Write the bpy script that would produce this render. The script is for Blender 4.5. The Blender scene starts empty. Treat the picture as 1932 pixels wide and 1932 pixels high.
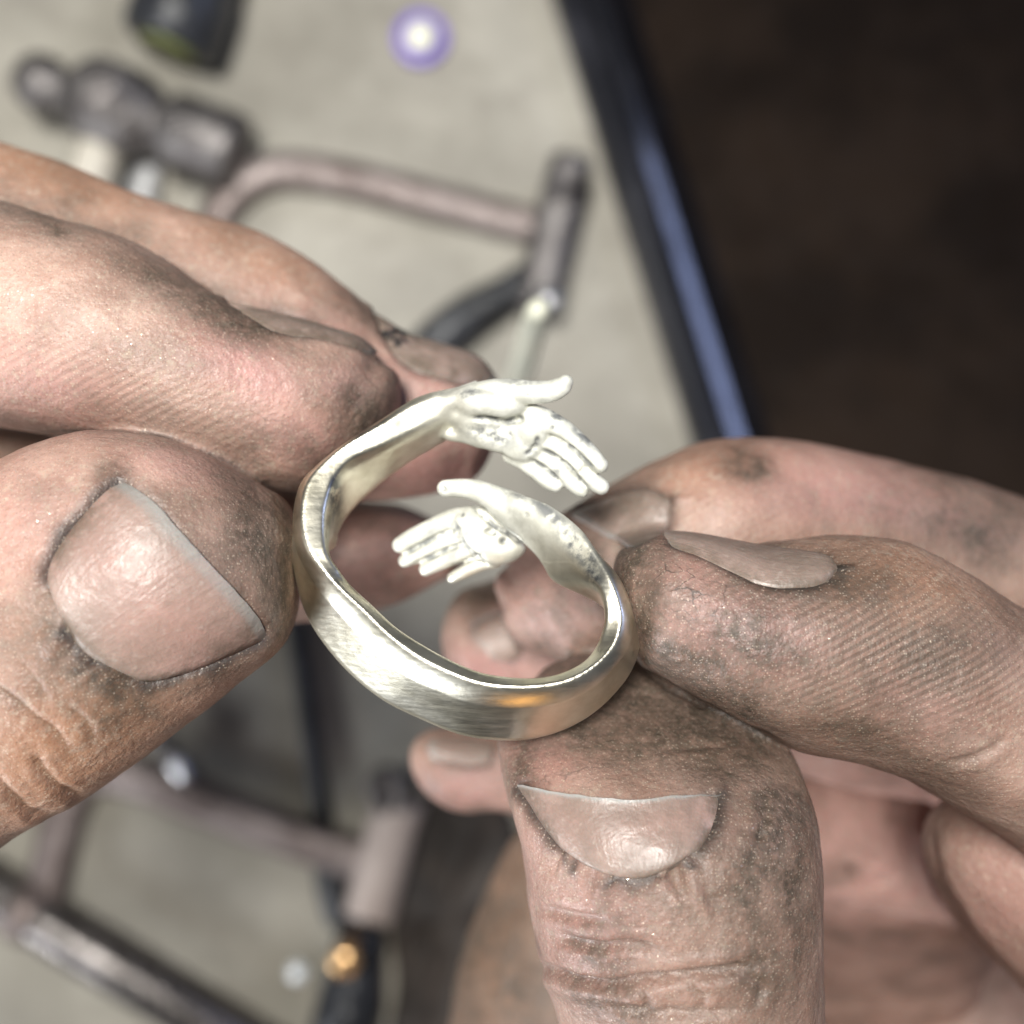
import bpy, bmesh, math, random
import numpy as np
from mathutils import Vector, Matrix, noise
from mathutils.bvhtree import BVHTree
from mathutils.kdtree import KDTree

random.seed(7)
rng = np.random.default_rng(7)
scene = bpy.context.scene
COL = scene.collection

# ------------------------------------------------------------------ camera
CAM_H = 0.300            # camera 30 cm above the bench top, looking straight down
FOC = 2222.0             # focal length in photo units (photo 1932 units wide)
cam_d = bpy.data.cameras.new("camera")
cam = bpy.data.objects.new("camera", cam_d)
COL.objects.link(cam)
cam.location = (0, 0, CAM_H)
cam_d.sensor_width = 36.0
cam_d.lens = 36.0 * FOC / 1932.0
cam_d.clip_start = 0.005
cam_d.clip_end = 20
cam_d.dof.use_dof = True
cam_d.dof.focus_distance = 0.0745
cam_d.dof.aperture_fstop = (cam_d.lens / 1000.0) / 0.0021   # 2.1 mm pupil of a phone lens
scene.camera = cam

# ------------------------------------------------------------------ world and lamps (indoors)
world = bpy.data.worlds.new("World")
scene.world = world
world.use_nodes = True
bgn = world.node_tree.nodes["Background"]
bgn.inputs[0].default_value = (0.80, 0.86, 1.0, 1)
bgn.inputs[1].default_value = 0.07

def area(name, loc, target, size, power, color, size_y=None):
    l = bpy.data.lights.new(name, 'AREA')
    l.energy = power; l.color = color; l.size = size
    if size_y:
        l.shape = 'RECTANGLE'; l.size_y = size_y
    o = bpy.data.objects.new(name, l)
    COL.objects.link(o)
    o.location = loc
    d = Vector(target) - Vector(loc)
    o.rotation_euler = d.to_track_quat('-Z', 'Y').to_euler()
    return o

bl = area("bench_lamp", (-0.065, 0.105, 0.68), (-0.085, 0.05, 0.1), 0.10, 1.17, (1.0, 0.98, 0.93), 0.13)
bl.data.spread = math.radians(80)
wl = area("window_light", (-0.52, -0.44, 0.32), (0.02, 0.02, 0.225), 0.24, 0.95, (0.93, 0.96, 1.0), 0.16)
wl.data.spread = math.radians(75)
area("blue_window", (0.80, 0.36, 0.53), (0.05, 0.04, 0.0), 0.42, 1.15, (0.46, 0.57, 1.0), 0.13)
area("warm_lamp", (0.02, -0.50, 0.36), (0.0, -0.01, 0.22), 0.02, 0.12, (1.0, 0.50, 0.14), 0.03)

scene.view_settings.view_transform = 'Standard'
scene.view_settings.look = 'None'
scene.view_settings.exposure = 0.0
scene.view_settings.gamma = 1.0

# ------------------------------------------------------------------ helpers
def W(px, py, d):
    """photo unit + distance below the lens in mm -> world metres"""
    return np.array([(px - 966) / FOC * d, (966 - py) / FOC * d, CAM_H * 1000 - d]) * 0.001

def proj(co):
    """world points -> photo units and distance in mm"""
    d = (CAM_H - co[:, 2]) * 1000
    return 966 + co[:, 0] * 1000 / d * FOC, 966 - co[:, 1] * 1000 / d * FOC, d

def spline(pts, n):
    """Catmull-Rom through rows of pts, n samples per span"""
    p = np.array(pts, float)
    p = np.vstack([2 * p[0] - p[1], p, 2 * p[-1] - p[-2]])
    out = []
    for i in range(1, len(p) - 2):
        for t in np.linspace(0, 1, n, endpoint=False):
            a, b, c, d = p[i - 1], p[i], p[i + 1], p[i + 2]
            out.append(0.5 * ((2 * b) + (c - a) * t + (2 * a - 5 * b + 4 * c - d) * t * t + (3 * b - a - 3 * c + d) * t ** 3))
    out.append(p[-2])
    return np.array(out)

class MB:
    def __init__(self):
        self.v = []; self.f = []
    def rings(self, rings, tip=None, base=True):
        o = len(self.v); n = len(rings[0])
        for r in rings:
            self.v.extend([tuple(x) for x in r])
        for i in range(len(rings) - 1):
            for j in range(n):
                a = o + i * n + j; b = o + i * n + (j + 1) % n
                self.f.append((a, b, b + n, a + n))
        if base:
            self.v.append(tuple(np.mean(rings[0], axis=0))); k = len(self.v) - 1
            for j in range(n):
                self.f.append((k, o + (j + 1) % n, o + j))
        last = o + (len(rings) - 1) * n
        self.v.append(tuple(tip if tip is not None else np.mean(rings[-1], axis=0))); k = len(self.v) - 1
        for j in range(n):
            self.f.append((k, last + j, last + (j + 1) % n))
    def mesh(self, name):
        m = bpy.data.meshes.new(name)
        m.from_pydata(self.v, [], self.f)
        m.validate(); m.update()
        bm = bmesh.new(); bm.from_mesh(m)
        bmesh.ops.recalc_face_normals(bm, faces=bm.faces)
        bm.to_mesh(m); bm.free()
        for p in m.polygons: p.use_smooth = True
        return m

def spow(x, e):
    return np.sign(x) * np.abs(x) ** e

def loft(mb, st, tip, ns=6, seg=40, e=0.92, tn=7):
    """st rows: x_top,y_top,x_bot,y_bot,depth,half_thickness(mm) ; tip: x,y,depth"""
    S = spline(st, ns)
    th = np.linspace(0, 2 * np.pi, seg, endpoint=False)
    ca, sa = spow(np.cos(th), e), spow(np.sin(th), e)
    rings = []
    C = A = B = None
    for r in S:
        t = W(r[0], r[1], r[4]); b = W(r[2], r[3], r[4])
        C = (t + b) / 2; A = (t - b) / 2; B = np.array([0, 0, r[5] * 0.001])
        rings.append(C + np.outer(ca, A) + np.outer(sa, B))
    T = W(*tip)
    for k in range(1, tn):
        a = k / tn * math.pi / 2
        rings.append(C + (T - C) * math.sin(a) + (np.outer(ca, A) + np.outer(sa, B)) * math.cos(a))
    mb.rings(rings, tip=T)

def tube(mb, pts, seg=24, ns=6, flat=1.0):
    """pts rows: px,py,depth,radius_mm ; round tube with rounded ends"""
    S = spline(pts, ns)
    P = np.array([W(r[0], r[1], r[2]) for r in S]); R = S[:, 3] * 0.001
    n = len(P)
    T = np.gradient(P, axis=0); T /= np.linalg.norm(T, axis=1)[:, None]
    th = np.linspace(0, 2 * np.pi, seg, endpoint=False)
    rings = []
    up = np.array([0, 0, 1.0])
    def ring(c, t, r):
        s = np.cross(t, up); s /= (np.linalg.norm(s) + 1e-9)
        u = np.cross(s, t)
        return c + np.outer(np.cos(th), s) * r + np.outer(np.sin(th), u) * r * flat
    for k in range(5, 0, -1):
        a = k / 6 * math.pi / 2
        rings.append(ring(P[0] - T[0] * R[0] * math.sin(a), T[0], R[0] * math.cos(a)))
    for i in range(n):
        rings.append(ring(P[i], T[i], R[i]))
    for k in range(1, 6):
        a = k / 6 * math.pi / 2
        rings.append(ring(P[-1] + T[-1] * R[-1] * math.sin(a), T[-1], R[-1] * math.cos(a)))
    mb.rings(rings)

def obj_from(name, me, mat, parent=None):
    o = bpy.data.objects.new(name, me)
    COL.objects.link(o)
    if mat: me.materials.clear(); me.materials.append(mat)
    if parent is not None: o.parent = parent
    return o

def tag(o, label=None, cat=None, group=None, kind=None):
    if label: o['label'] = label
    if cat: o['category'] = cat
    if group: o['group'] = group
    if kind: o['kind'] = kind
    return o

def empty(name, loc, label, cat, group=None):
    o = bpy.data.objects.new(name, None)
    COL.objects.link(o)
    o.location = loc
    o.empty_display_size = 0.005
    return tag(o, label, cat, group)

def local(o, parent):
    """parent o (built in world space) under an Empty standing at its base"""
    o.parent = parent
    o.matrix_parent_inverse = Matrix.Translation(parent.location).inverted()
    return o

def remeshed(mesh, voxel, smooth_it, name, factor=0.5):
    o = bpy.data.objects.new("work", mesh)
    COL.objects.link(o)
    m = o.modifiers.new("r", 'REMESH'); m.mode = 'VOXEL'; m.voxel_size = voxel; m.use_smooth_shade = True
    if smooth_it:
        s = o.modifiers.new("s", 'SMOOTH'); s.factor = factor; s.iterations = smooth_it
    dg = bpy.context.evaluated_depsgraph_get()
    me = bpy.data.meshes.new_from_object(o.evaluated_get(dg))
    me.name = name
    bpy.data.objects.remove(o); bpy.data.meshes.remove(mesh)
    return me

def get_co(me):
    a = np.empty(len(me.vertices) * 3, np.float32); me.vertices.foreach_get('co', a)
    return a.reshape(-1, 3).astype(np.float64)
def set_co(me, co):
    me.vertices.foreach_set('co', co.astype(np.float32).ravel()); me.update()
def get_no(me):
    a = np.empty(len(me.vertices) * 3, np.float32); me.vertex_normals.foreach_get('vector', a)
    return a.reshape(-1, 3).astype(np.float64)
def set_attr(me, name, rgb):
    at = me.color_attributes.new(name, 'FLOAT_COLOR', 'POINT')
    a = np.ones((len(me.vertices), 4), np.float32); a[:, :3] = rgb
    at.data.foreach_set('color', a.ravel())

def polydist(px, py, pts):
    """distance in photo units from points to a polyline, and the position along it 0..1"""
    pts = np.array(pts, float)
    best = np.full(px.shape, 1e9); pos = np.zeros(px.shape)
    n = len(pts) - 1
    for i in range(n):
        a, b = pts[i], pts[i + 1]
        ab = b - a; L = ab @ ab + 1e-9
        t = np.clip(((px - a[0]) * ab[0] + (py - a[1]) * ab[1]) / L, 0, 1)
        d = np.hypot(px - a[0] - t * ab[0], py - a[1] - t * ab[1])
        m = d < best
        best[m] = d[m]; pos[m] = (i + t[m]) / n
    return best, pos

def vnoise(co, freq, seed=0.0):
    """cheap smooth value noise on an array, about -1..1"""
    x = co * freq + seed * 17.31
    i = np.floor(x).astype(np.int64); f = x - i
    f = f * f * (3 - 2 * f)
    def h(a, b, c):
        n = (a * 374761393 + b * 668265263 + c * 2147483647 + int(seed * 977)) & 0xffffffff
        n = ((n ^ (n >> 13)) * 1274126177) & 0xffffffff
        return ((n ^ (n >> 16)) & 0xffff) / 32767.5 - 1
    r = 0
    for dx in (0, 1):
        for dy in (0, 1):
            for dz in (0, 1):
                w = (f[:, 0] if dx else 1 - f[:, 0]) * (f[:, 1] if dy else 1 - f[:, 1]) * (f[:, 2] if dz else 1 - f[:, 2])
                r = r + w * h(i[:, 0] + dx, i[:, 1] + dy, i[:, 2] + dz)
    return r

# ------------------------------------------------------------------ material helpers
class NT:
    def __init__(self, name):
        self.m = bpy.data.materials.new(name); self.m.use_nodes = True
        self.t = self.m.node_tree; self.n = self.t.nodes
        self.p = self.n["Principled BSDF"]
        self.tc = self.n.new("ShaderNodeTexCoord").outputs['Object']
    def link(self, a, b): self.t.links.new(a, b)
    def val(self, x, sock):
        if hasattr(x, 'is_output'): self.link(x, sock)
        else: sock.default_value = x
    def noise(self, scale, detail=3, rough=0.5, dist=0, vec=None):
        n = self.n.new("ShaderNodeTexNoise")
        n.inputs['Scale'].default_value = scale; n.inputs['Detail'].default_value = detail
        n.inputs['Roughness'].default_value = rough; n.inputs['Distortion'].default_value = dist
        self.link(vec or self.tc, n.inputs['Vector'])
        return n.outputs['Fac']
    def noisecol(self, scale, detail=2):
        n = self.n.new("ShaderNodeTexNoise")
        n.inputs['Scale'].default_value = scale; n.inputs['Detail'].default_value = detail
        self.link(self.tc, n.inputs['Vector'])
        return n.outputs['Color']
    def voro(self, scale, feature='DISTANCE_TO_EDGE', vec=None):
        n = self.n.new("ShaderNodeTexVoronoi"); n.feature = feature
        n.inputs['Scale'].default_value = scale
        self.link(vec or self.tc, n.inputs['Vector'])
        return n.outputs['Distance']
    def ramp(self, x, a, b, lo=0.0, hi=1.0):
        n = self.n.new("ShaderNodeMapRange"); n.interpolation_type = 'SMOOTHSTEP'
        self.link(x, n.inputs[0])
        n.inputs[1].default_value = a; n.inputs[2].default_value = b
        n.inputs[3].default_value = lo; n.inputs[4].default_value = hi
        return n.outputs[0]
    def math(self, op, a, b=0.0, clamp=False):
        n = self.n.new("ShaderNodeMath"); n.operation = op; n.use_clamp = clamp
        self.val(a, n.inputs[0]); self.val(b, n.inputs[1])
        return n.outputs[0]
    def mix(self, fac, a, b):
        n = self.n.new("ShaderNodeMix"); n.data_type = 'RGBA'
        self.val(fac, n.inputs[0])
        for x, s in ((a, n.inputs[6]), (b, n.inputs[7])):
            if isinstance(x, tuple): s.default_value = (*x, 1)
            else: self.link(x, s)
        return n.outputs[2]
    def warp(self, amount, scale):
        c = self.noisecol(scale)
        n = self.n.new("ShaderNodeVectorMath"); n.operation = 'MULTIPLY_ADD'
        self.link(c, n.inputs[0]); n.inputs[1].default_value = (amount,) * 3
        self.link(self.tc, n.inputs[2])
        return n.outputs[0]
    def scaled(self, sx, sy, sz, rot=(0, 0, 0), vec=None):
        n = self.n.new("ShaderNodeMapping")
        n.inputs['Scale'].default_value = (sx, sy, sz); n.inputs['Rotation'].default_value = rot
        self.link(vec or self.tc, n.inputs[0])
        return n.outputs[0]
    def attr(self, name):
        n = self.n.new("ShaderNodeAttribute"); n.attribute_name = name
        s = self.n.new("ShaderNodeSeparateColor")
        self.link(n.outputs['Color'], s.inputs[0])
        return s.outputs[0], s.outputs[1], s.outputs[2]
    def bump(self, h, dist, strength=1.0, normal=None):
        n = self.n.new("ShaderNodeBump")
        n.inputs['Strength'].default_value = strength; n.inputs['Distance'].default_value = dist
        self.link(h, n.inputs['Height'])
        if normal is not None: self.link(normal, n.inputs['Normal'])
        return n.outputs[0]
    def done(self, color=None, rough=None, metal=None, normal=None):
        if color is not None:
            if isinstance(color, tuple): self.p.inputs['Base Color'].default_value = (*color, 1)
            else: self.link(color, self.p.inputs['Base Color'])
        if rough is not None: self.val(rough, self.p.inputs['Roughness'])
        if metal is not None: self.val(metal, self.p.inputs['Metallic'])
        if normal is not None: self.link(normal, self.p.inputs['Normal'])
        return self.m

def mat_simple(name, c1, c2, scale, rough=0.5, metal=0.0, bump=0.0):
    k = NT(name)
    n = k.noise(scale, 5, 0.6)
    n2 = k.noise(scale * 6, 3, 0.6)
    c = k.mix(k.ramp(n, 0.35, 0.65), c1, c2)
    nm = k.bump(n2, bump) if bump else None
    return k.done(c, k.ramp(n2, 0.3, 0.7, max(rough - 0.08, 0.05), min(rough + 0.1, 1)), metal, nm)

def mat_skin():
    k = NT("skin")
    dirt, pink, crack = k.attr("mask")
    ridge, grime_shade, tan = k.attr("mask2")
    base = k.mix(k.ramp(k.noise(260, 4, 0.6), 0.35, 0.68), (0.345, 0.215, 0.168), (0.47, 0.315, 0.255))
    base = k.mix(k.math('MULTIPLY', tan, 0.9), base, (0.33, 0.172, 0.098))
    base = k.mix(k.math('MULTIPLY', pink, 0.75), base, (0.51, 0.255, 0.235))
    # fine mottling of pores
    pores = k.noise(2300, 3, 0.6)
    base = k.mix(k.ramp(pores, 0.52, 0.72, 0.0, 0.30), base, (0.26, 0.14, 0.10))
    # polishing dirt: broken greyish brown film; on the palm also painted shade
    film = k.noise(520, 6, 0.68)
    fine = k.noise(1700, 4, 0.7)
    dall = k.math('ADD', k.math('MULTIPLY', dirt, 1.2), k.ramp(k.noise(150, 3, 0.6), 0.42, 0.70, 0.08, 0.50), True)
    dm = k.math('MULTIPLY', dall, k.ramp(film, 0.25, 0.60, 0.66, 1.0))
    dm = k.math('MULTIPLY', dm, k.ramp(fine, 0.30, 0.60, 0.72, 1.0), True)
    dust = k.math('MULTIPLY', k.ramp(fine, 0.50, 0.68), k.ramp(k.noise(200, 3, 0.6), 0.35, 0.6, 0.1, 0.55))
    base = k.mix(dust, base, (0.56, 0.45, 0.35))
    base = k.mix(dm, base, (0.064, 0.047, 0.034))
    # wrinkle lines and dirt lodged in them
    wv = k.warp(0.0008, 900)
    cells = k.voro(1050, vec=k.scaled(1.0, 1.5, 1.0, (0, 0, 0.4), wv))
    cells_line = k.ramp(cells, 0.0, 0.10, 1.0, 0.0)
    cv = k.warp(0.0014, 700)
    cr = k.voro(640, vec=k.scaled(0.75, 1.6, 1.0, (0, 0, 0.25), cv))
    crk = k.ramp(cr, 0.0, 0.055, 1.0, 0.0)
    crk = k.math('MULTIPLY', crk, k.ramp(k.noise(420, 3, 0.6), 0.46, 0.60))
    crk = k.math('MULTIPLY', crk, crack, True)
    base = k.mix(k.math('MULTIPLY', crk, 0.85), base, (0.045, 0.035, 0.032))
    lines = k.math('MULTIPLY', cells_line, k.math('MULTIPLY', dirt, 0.45), True)
    base = k.mix(lines, base, (0.085, 0.06, 0.045))
    # finger ridges
    wt = k.n.new("ShaderNodeTexWave"); wt.wave_type = 'BANDS'; wt.bands_direction = 'Y'
    wt.inputs['Scale'].default_value = 620; wt.inputs['Distortion'].default_value = 2.2
    wt.inputs['Detail'].default_value = 2; wt.inputs['Detail Scale'].default_value = 0.35
    k.link(k.scaled(1, 1, 1, (0, 0, -0.45)), wt.inputs['Vector'])
    rd = k.math('MULTIPLY', ridge, k.ramp(wt.outputs['Fac'], 0.25, 0.75), True)
    base = k.mix(k.math('MULTIPLY', k.math('MULTIPLY', rd, k.ramp(film, 0.25, 0.55, 0.4, 1.0)), 0.85), base, (0.085, 0.058, 0.043))
    base = k.mix(k.math('MULTIPLY', grime_shade, 0.92, True), base, (0.025, 0.02, 0.018))  # nail-rim and wrinkle grime, plus shade painted into the finger seams
    # glinting metal dust
    sp = k.n.new("ShaderNodeTexVoronoi"); sp.feature = 'F1'
    sp.inputs['Scale'].default_value = 3300; k.link(k.tc, sp.inputs['Vector'])
    sc = k.n.new("ShaderNodeSeparateColor"); k.link(sp.outputs['Color'], sc.inputs[0])
    spark = k.math('MULTIPLY', k.ramp(sp.outputs['Distance'], 0.10, 0.26, 1.0, 0.0), k.ramp(sc.outputs[0], 0.77, 0.82))
    spark = k.math('MULTIPLY', spark, k.ramp(k.noise(230, 3, 0.6), 0.40, 0.62, 0.10, 1.0))
    base = k.mix(k.math('MULTIPLY', spark, 0.6), base, (0.70, 0.60, 0.48))
    s2 = k.n.new('ShaderNodeTexVoronoi'); s2.feature = 'F1'; s2.inputs['Scale'].default_value = 6000; k.link(k.tc, s2.inputs['Vector'])
    c2 = k.n.new('ShaderNodeSeparateColor'); k.link(s2.outputs['Color'], c2.inputs[0])
    fl = k.math('MULTIPLY', k.ramp(s2.outputs['Distance'], 0.15, 0.45, 1.0, 0.0), k.ramp(c2.outputs[1], 0.66, 0.72))
    base = k.mix(k.math('MULTIPLY', fl, 0.30), base, (0.72, 0.60, 0.48))
    dk = k.math('MULTIPLY', k.ramp(s2.outputs['Distance'], 0.2, 0.5, 1.0, 0.0), k.ramp(c2.outputs[2], 0.74, 0.8))
    base = k.mix(k.math('MULTIPLY', dk, 0.35), base, (0.10, 0.07, 0.05))
    # relief
    n1 = k.bump(k.noise(800, 4, 0.6), 0.00014, 0.55)
    n2 = k.bump(cells_line, 0.00004, -0.8, n1)
    n3 = k.bump(pores, 0.00014, 0.9, n2)
    n4 = k.bump(rd, 0.00010, -0.8, n3)
    n5 = k.bump(crk, 0.00012, -1.0, n4)
    rough = k.ramp(fine, 0.3, 0.7, 0.42, 0.62)
    rough = k.math('SUBTRACT', rough, k.math('MULTIPLY', spark, 0.25))
    k.done(base, rough, k.math('MULTIPLY', spark, 0.8), n5)
    k.p.inputs['Subsurface Weight'].default_value = 0.18
    k.p.inputs['Subsurface Radius'].default_value = (1.0, 0.35, 0.2)
    k.p.inputs['Subsurface Scale'].default_value = 0.0022
    k.p.inputs['Specular IOR Level'].default_value = 0.5
    return k.m

def mat_nail():
    k = NT("nail")
    edge, dirt, pk = k.attr("mask")
    base = k.mix(k.ramp(k.noise(170, 4, 0.6), 0.35, 0.65), (0.25, 0.19, 0.16), (0.33, 0.245, 0.21))
    base = k.mix(pk, base, (0.40, 0.235, 0.20))
    st = k.noise(400, 4, 0.7)
    base = k.mix(k.math('MULTIPLY', dirt, k.ramp(st, 0.25, 0.62), True), base, (0.105, 0.08, 0.058))
    base = k.mix(k.ramp(k.noise(1900, 3, 0.6), 0.55, 0.75, 0, 0.25), base, (0.50, 0.43, 0.38))
    base = k.mix(k.math('MULTIPLY', edge, k.ramp(st, 0.2, 0.6, 0.5, 1.0)), base, (0.28, 0.275, 0.26))
    sm = k.attr('mask2')[0]
    base = k.mix(k.math('MULTIPLY', k.ramp(k.noise(900, 4, 0.7), 0.42, 0.5), k.ramp(sm, 0.2, 0.6), True), base, (0.02, 0.02, 0.022))
    n1 = k.bump(k.noise(350, 4, 0.6), 0.0003, 0.5)
    n2 = k.bump(k.noise(2600, 3, 0.6), 0.00008, 0.7, n1)
    ma = k.attr('mask2')
    cv = k.n.new('ShaderNodeCombineXYZ'); k.link(k.math('MULTIPLY', ma[1], 34.0), cv.inputs[0]); k.link(k.math('MULTIPLY', ma[2], 1.6), cv.inputs[1])
    rib = k.noise(1.0, 3, 0.6, vec=cv.outputs[0])
    base = k.mix(k.ramp(rib, 0.45, 0.75, 0.0, 0.16), base, (0.16, 0.115, 0.09))
    n2 = k.bump(rib, 0.00008, 0.5, n2)
    k.done(base, k.ramp(st, 0.3, 0.7, 0.33, 0.52), 0.0, n2)
    k.p.inputs['Subsurface Weight'].default_value = 0.12
    k.p.inputs['Subsurface Scale'].default_value = 0.001
    k.p.inputs['Coat Weight'].default_value = 0.05
    k.p.inputs['Coat Roughness'].default_value = 0.3
    return k.m

def mat_silver():
    k = NT("silver")
    white, dark, rough_a = k.attr("mask")
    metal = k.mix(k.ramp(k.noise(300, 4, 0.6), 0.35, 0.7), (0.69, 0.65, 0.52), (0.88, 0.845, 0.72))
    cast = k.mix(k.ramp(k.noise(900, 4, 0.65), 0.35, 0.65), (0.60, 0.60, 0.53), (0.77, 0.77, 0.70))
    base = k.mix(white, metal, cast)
    spots = k.ramp(k.noise(1300, 4, 0.62), 0.36, 0.62)
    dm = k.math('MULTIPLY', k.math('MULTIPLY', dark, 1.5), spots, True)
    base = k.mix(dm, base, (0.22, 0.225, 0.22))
    br = k.noise(700, 5, 0.7, vec=k.scaled(0.6, 6.0, 1.0, (0, 0, 0.5)))
    n1 = k.bump(br, 0.00002, 0.08)
    n2 = k.bump(k.noise(2200, 4, 0.65), 0.00004, 0.30, n1)
    r = k.ramp(br, 0.3, 0.7, 0.29, 0.37)
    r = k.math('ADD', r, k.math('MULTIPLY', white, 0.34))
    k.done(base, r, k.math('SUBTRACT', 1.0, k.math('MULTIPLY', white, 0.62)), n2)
    return k.m

SKIN = mat_skin(); NAIL = mat_nail(); SILVER = mat_silver()

# ================================================================== SETTING: bench and floor
def box(mb, lo, hi, bev=0.0):
    x0, y0, z0 = lo; x1, y1, z1 = hi
    o = len(mb.v)
    mb.v += [(x0, y0, z0), (x1, y0, z0), (x1, y1, z0), (x0, y1, z0), (x0, y0, z1), (x1, y0, z1), (x1, y1, z1), (x0, y1, z1)]
    mb.f += [tuple(o + i for i in q) for q in ((0, 3, 2, 1), (4, 5, 6, 7), (0, 1, 5, 4), (1, 2, 6, 5), (2, 3, 7, 6), (3, 0, 4, 7))]

def bench_mat():
    k = NT("bench_board")
    base = k.mix(k.ramp(k.noise(14, 5, 0.65), 0.3, 0.7), (0.20, 0.185, 0.15), (0.40, 0.375, 0.32))
    base = k.mix(k.ramp(k.noise(45, 5, 0.7), 0.48, 0.66, 0, 0.65), base, (0.23, 0.21, 0.175))
    base = k.mix(k.ramp(k.noise(300, 4, 0.7), 0.55, 0.75, 0, 0.5), base, (0.15, 0.14, 0.12))
    return k.done(base, 0.55, 0.0, k.bump(k.noise(220, 5, 0.6), 0.0006, 0.6))

railm_ior = 1.9
# the bench's right edge runs from (1060,0) to (1400,860) in the photo
e0 = W(962, -250, 300); e1 = W(1431, 1250, 300)
ed = (e1 - e0); ed = ed / np.linalg.norm(ed)
en = np.array([-ed[1], ed[0], 0]);
if en[0] < 0: en = -en                       # outward, to the right
bench = empty("workbench", (0, 0, 0), "pale scuffed grey-beige workbench top with a black rail along its edge", "workbench")
A = e0 - ed * 0.25; B = e1 + ed * 0.35
mb = MB()
pts = [(A[0], A[1]), (B[0], B[1]), (-0.55, B[1]), (-0.55, A[1])]
for z in (-0.03, 0.0):
    for p in pts: mb.v.append((p[0], p[1], z))
mb.f += [(0, 1, 2, 3), (7, 6, 5, 4)] + [(i, i + 4, (i + 1) % 4 + 4, (i + 1) % 4) for i in range(4)]
me = mb.mesh("bench_top")
for p in me.polygons: p.use_smooth = False
obj_from("bench_top", me, bench_mat(), bench)
# the rail: a black rounded profile, swept along the edge
prof = [(-0.0005, -0.03), (-0.0005, 0.0040), (0.0002, 0.0055), (0.0008, 0.0058), (0.0042, 0.0059), (0.0072, 0.0043), (0.0077, 0.0020), (0.0090, 0.0020), (0.0095, 0.0036),
        (0.0130, 0.0020), (0.0150, -0.0014), (0.0166, -0.006), (0.020, -0.012), (0.0235, -0.018), (0.0235, -0.036)]
mb = MB()
NS = 30
rr = []
for i in range(NS + 1):
    c = A + (B - A) * i / NS
    rr.append([c + en * (u + 0.0004) + np.array([0, 0, z]) for u, z in prof])
mb.rings([np.array(r) for r in rr])
railm = NT("black_lacquer")
rail_me = mb.mesh("edge_rail")
for p in rail_me.polygons: p.use_smooth = False
obj_from("edge_rail", rail_me,
         railm.done(railm.mix(railm.ramp(railm.noise(60, 4), 0.4, 0.7), (0.012, 0.012, 0.015), (0.03, 0.03, 0.036)), 0.12, 0.0,
                    railm.bump(railm.noise(60, 3), 0.0004, 0.25)), bench)
railm.p.inputs["IOR"].default_value = railm_ior
mb = MB()
g = 12
for i in range(g + 1):
    for j in range(g + 1):
        mb.v.append((-3 + 6 * i / g, -3 + 6 * j / g, -0.80))
for i in range(g):
    for j in range(g):
        a = i * (g + 1) + j
        mb.f.append((a, a + g + 1, a + g + 2, a + 1))
obj_from("floor", mb.mesh("floor"), mat_simple("dark_floor", (0.05, 0.030, 0.018), (0.11, 0.068, 0.042), 9, 0.8, 0, 0.001))
tag(bpy.data.objects["floor"], "dark brown workshop floor below the bench", kind='structure')

# ================================================================== TOOLS ON THE BENCH
STEEL = mat_simple("worn_steel", (0.11, 0.10, 0.098), (0.20, 0.187, 0.183), 120, 0.46, 0.8, 0.0004)
RUST = mat_simple("brown_steel", (0.15, 0.118, 0.108), (0.25, 0.21, 0.20), 90, 0.45, 0.6, 0.0005)
BLACK = mat_simple("black_plastic", (0.012, 0.013, 0.016), (0.030, 0.032, 0.038), 60, 0.35, 0, 0.0004)
PALE = mat_simple("pale_wood", (0.42, 0.39, 0.33), (0.52, 0.48, 0.41), 60, 0.5, 0, 0.0003)
BRIGHT = mat_simple("bright_steel", (0.55, 0.55, 0.56), (0.70, 0.70, 0.72), 90, 0.30, 0.9, 0.0002)

def part(name, builder, mat, parent):
    mb = MB(); builder(mb)
    o = obj_from(name, mb.mesh(name), mat)
    return local(o, parent)

def lathe(mb, p0, p1, prof, seg=32):
    """p0,p1 world; prof rows (t along 0..1, radius mm)"""
    p0 = np.array(p0); p1 = np.array(p1); t = p1 - p0; L = np.linalg.norm(t); t = t / L
    s = np.cross(t, [0, 0, 1.0]);
    if np.linalg.norm(s) < 1e-4: s = np.array([1.0, 0, 0])
    s /= np.linalg.norm(s); u = np.cross(s, t)
    th = np.linspace(0, 2 * np.pi, seg, endpoint=False)
    mb.rings([p0 + t * L * a + (np.outer(np.cos(th), s) + np.outer(np.sin(th), u)) * r * 0.001 for a, r in prof])

def bar(mb, pts, w, h, z0, ns=8):
    """flat bar lying on the bench: pts (px,py) read at its top, w width mm, h height mm, z0 base mm"""
    d = CAM_H * 1000 - z0 - h
    S = spline([W(x, y, d) for x, y in pts], ns)
    T = np.gradient(S, axis=0); T /= np.linalg.norm(T, axis=1)[:, None]
    rings = []
    b = min(w, h) * 0.00018
    hw = w * 0.0005; z1 = (z0 + h) * 0.001; zb = z0 * 0.001
    for c, t in zip(S, T):
        s = np.array([-t[1], t[0], 0]); s /= np.linalg.norm(s)
        q = [(-hw, zb), (-hw, z1 - b), (-hw + b, z1), (hw - b, z1), (hw, z1 - b), (hw, zb)]
        rings.append(np.array([np.array([c[0], c[1], 0]) + s * a + np.array([0, 0, z]) for a, z in q]))
    mb.rings(rings)

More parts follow.
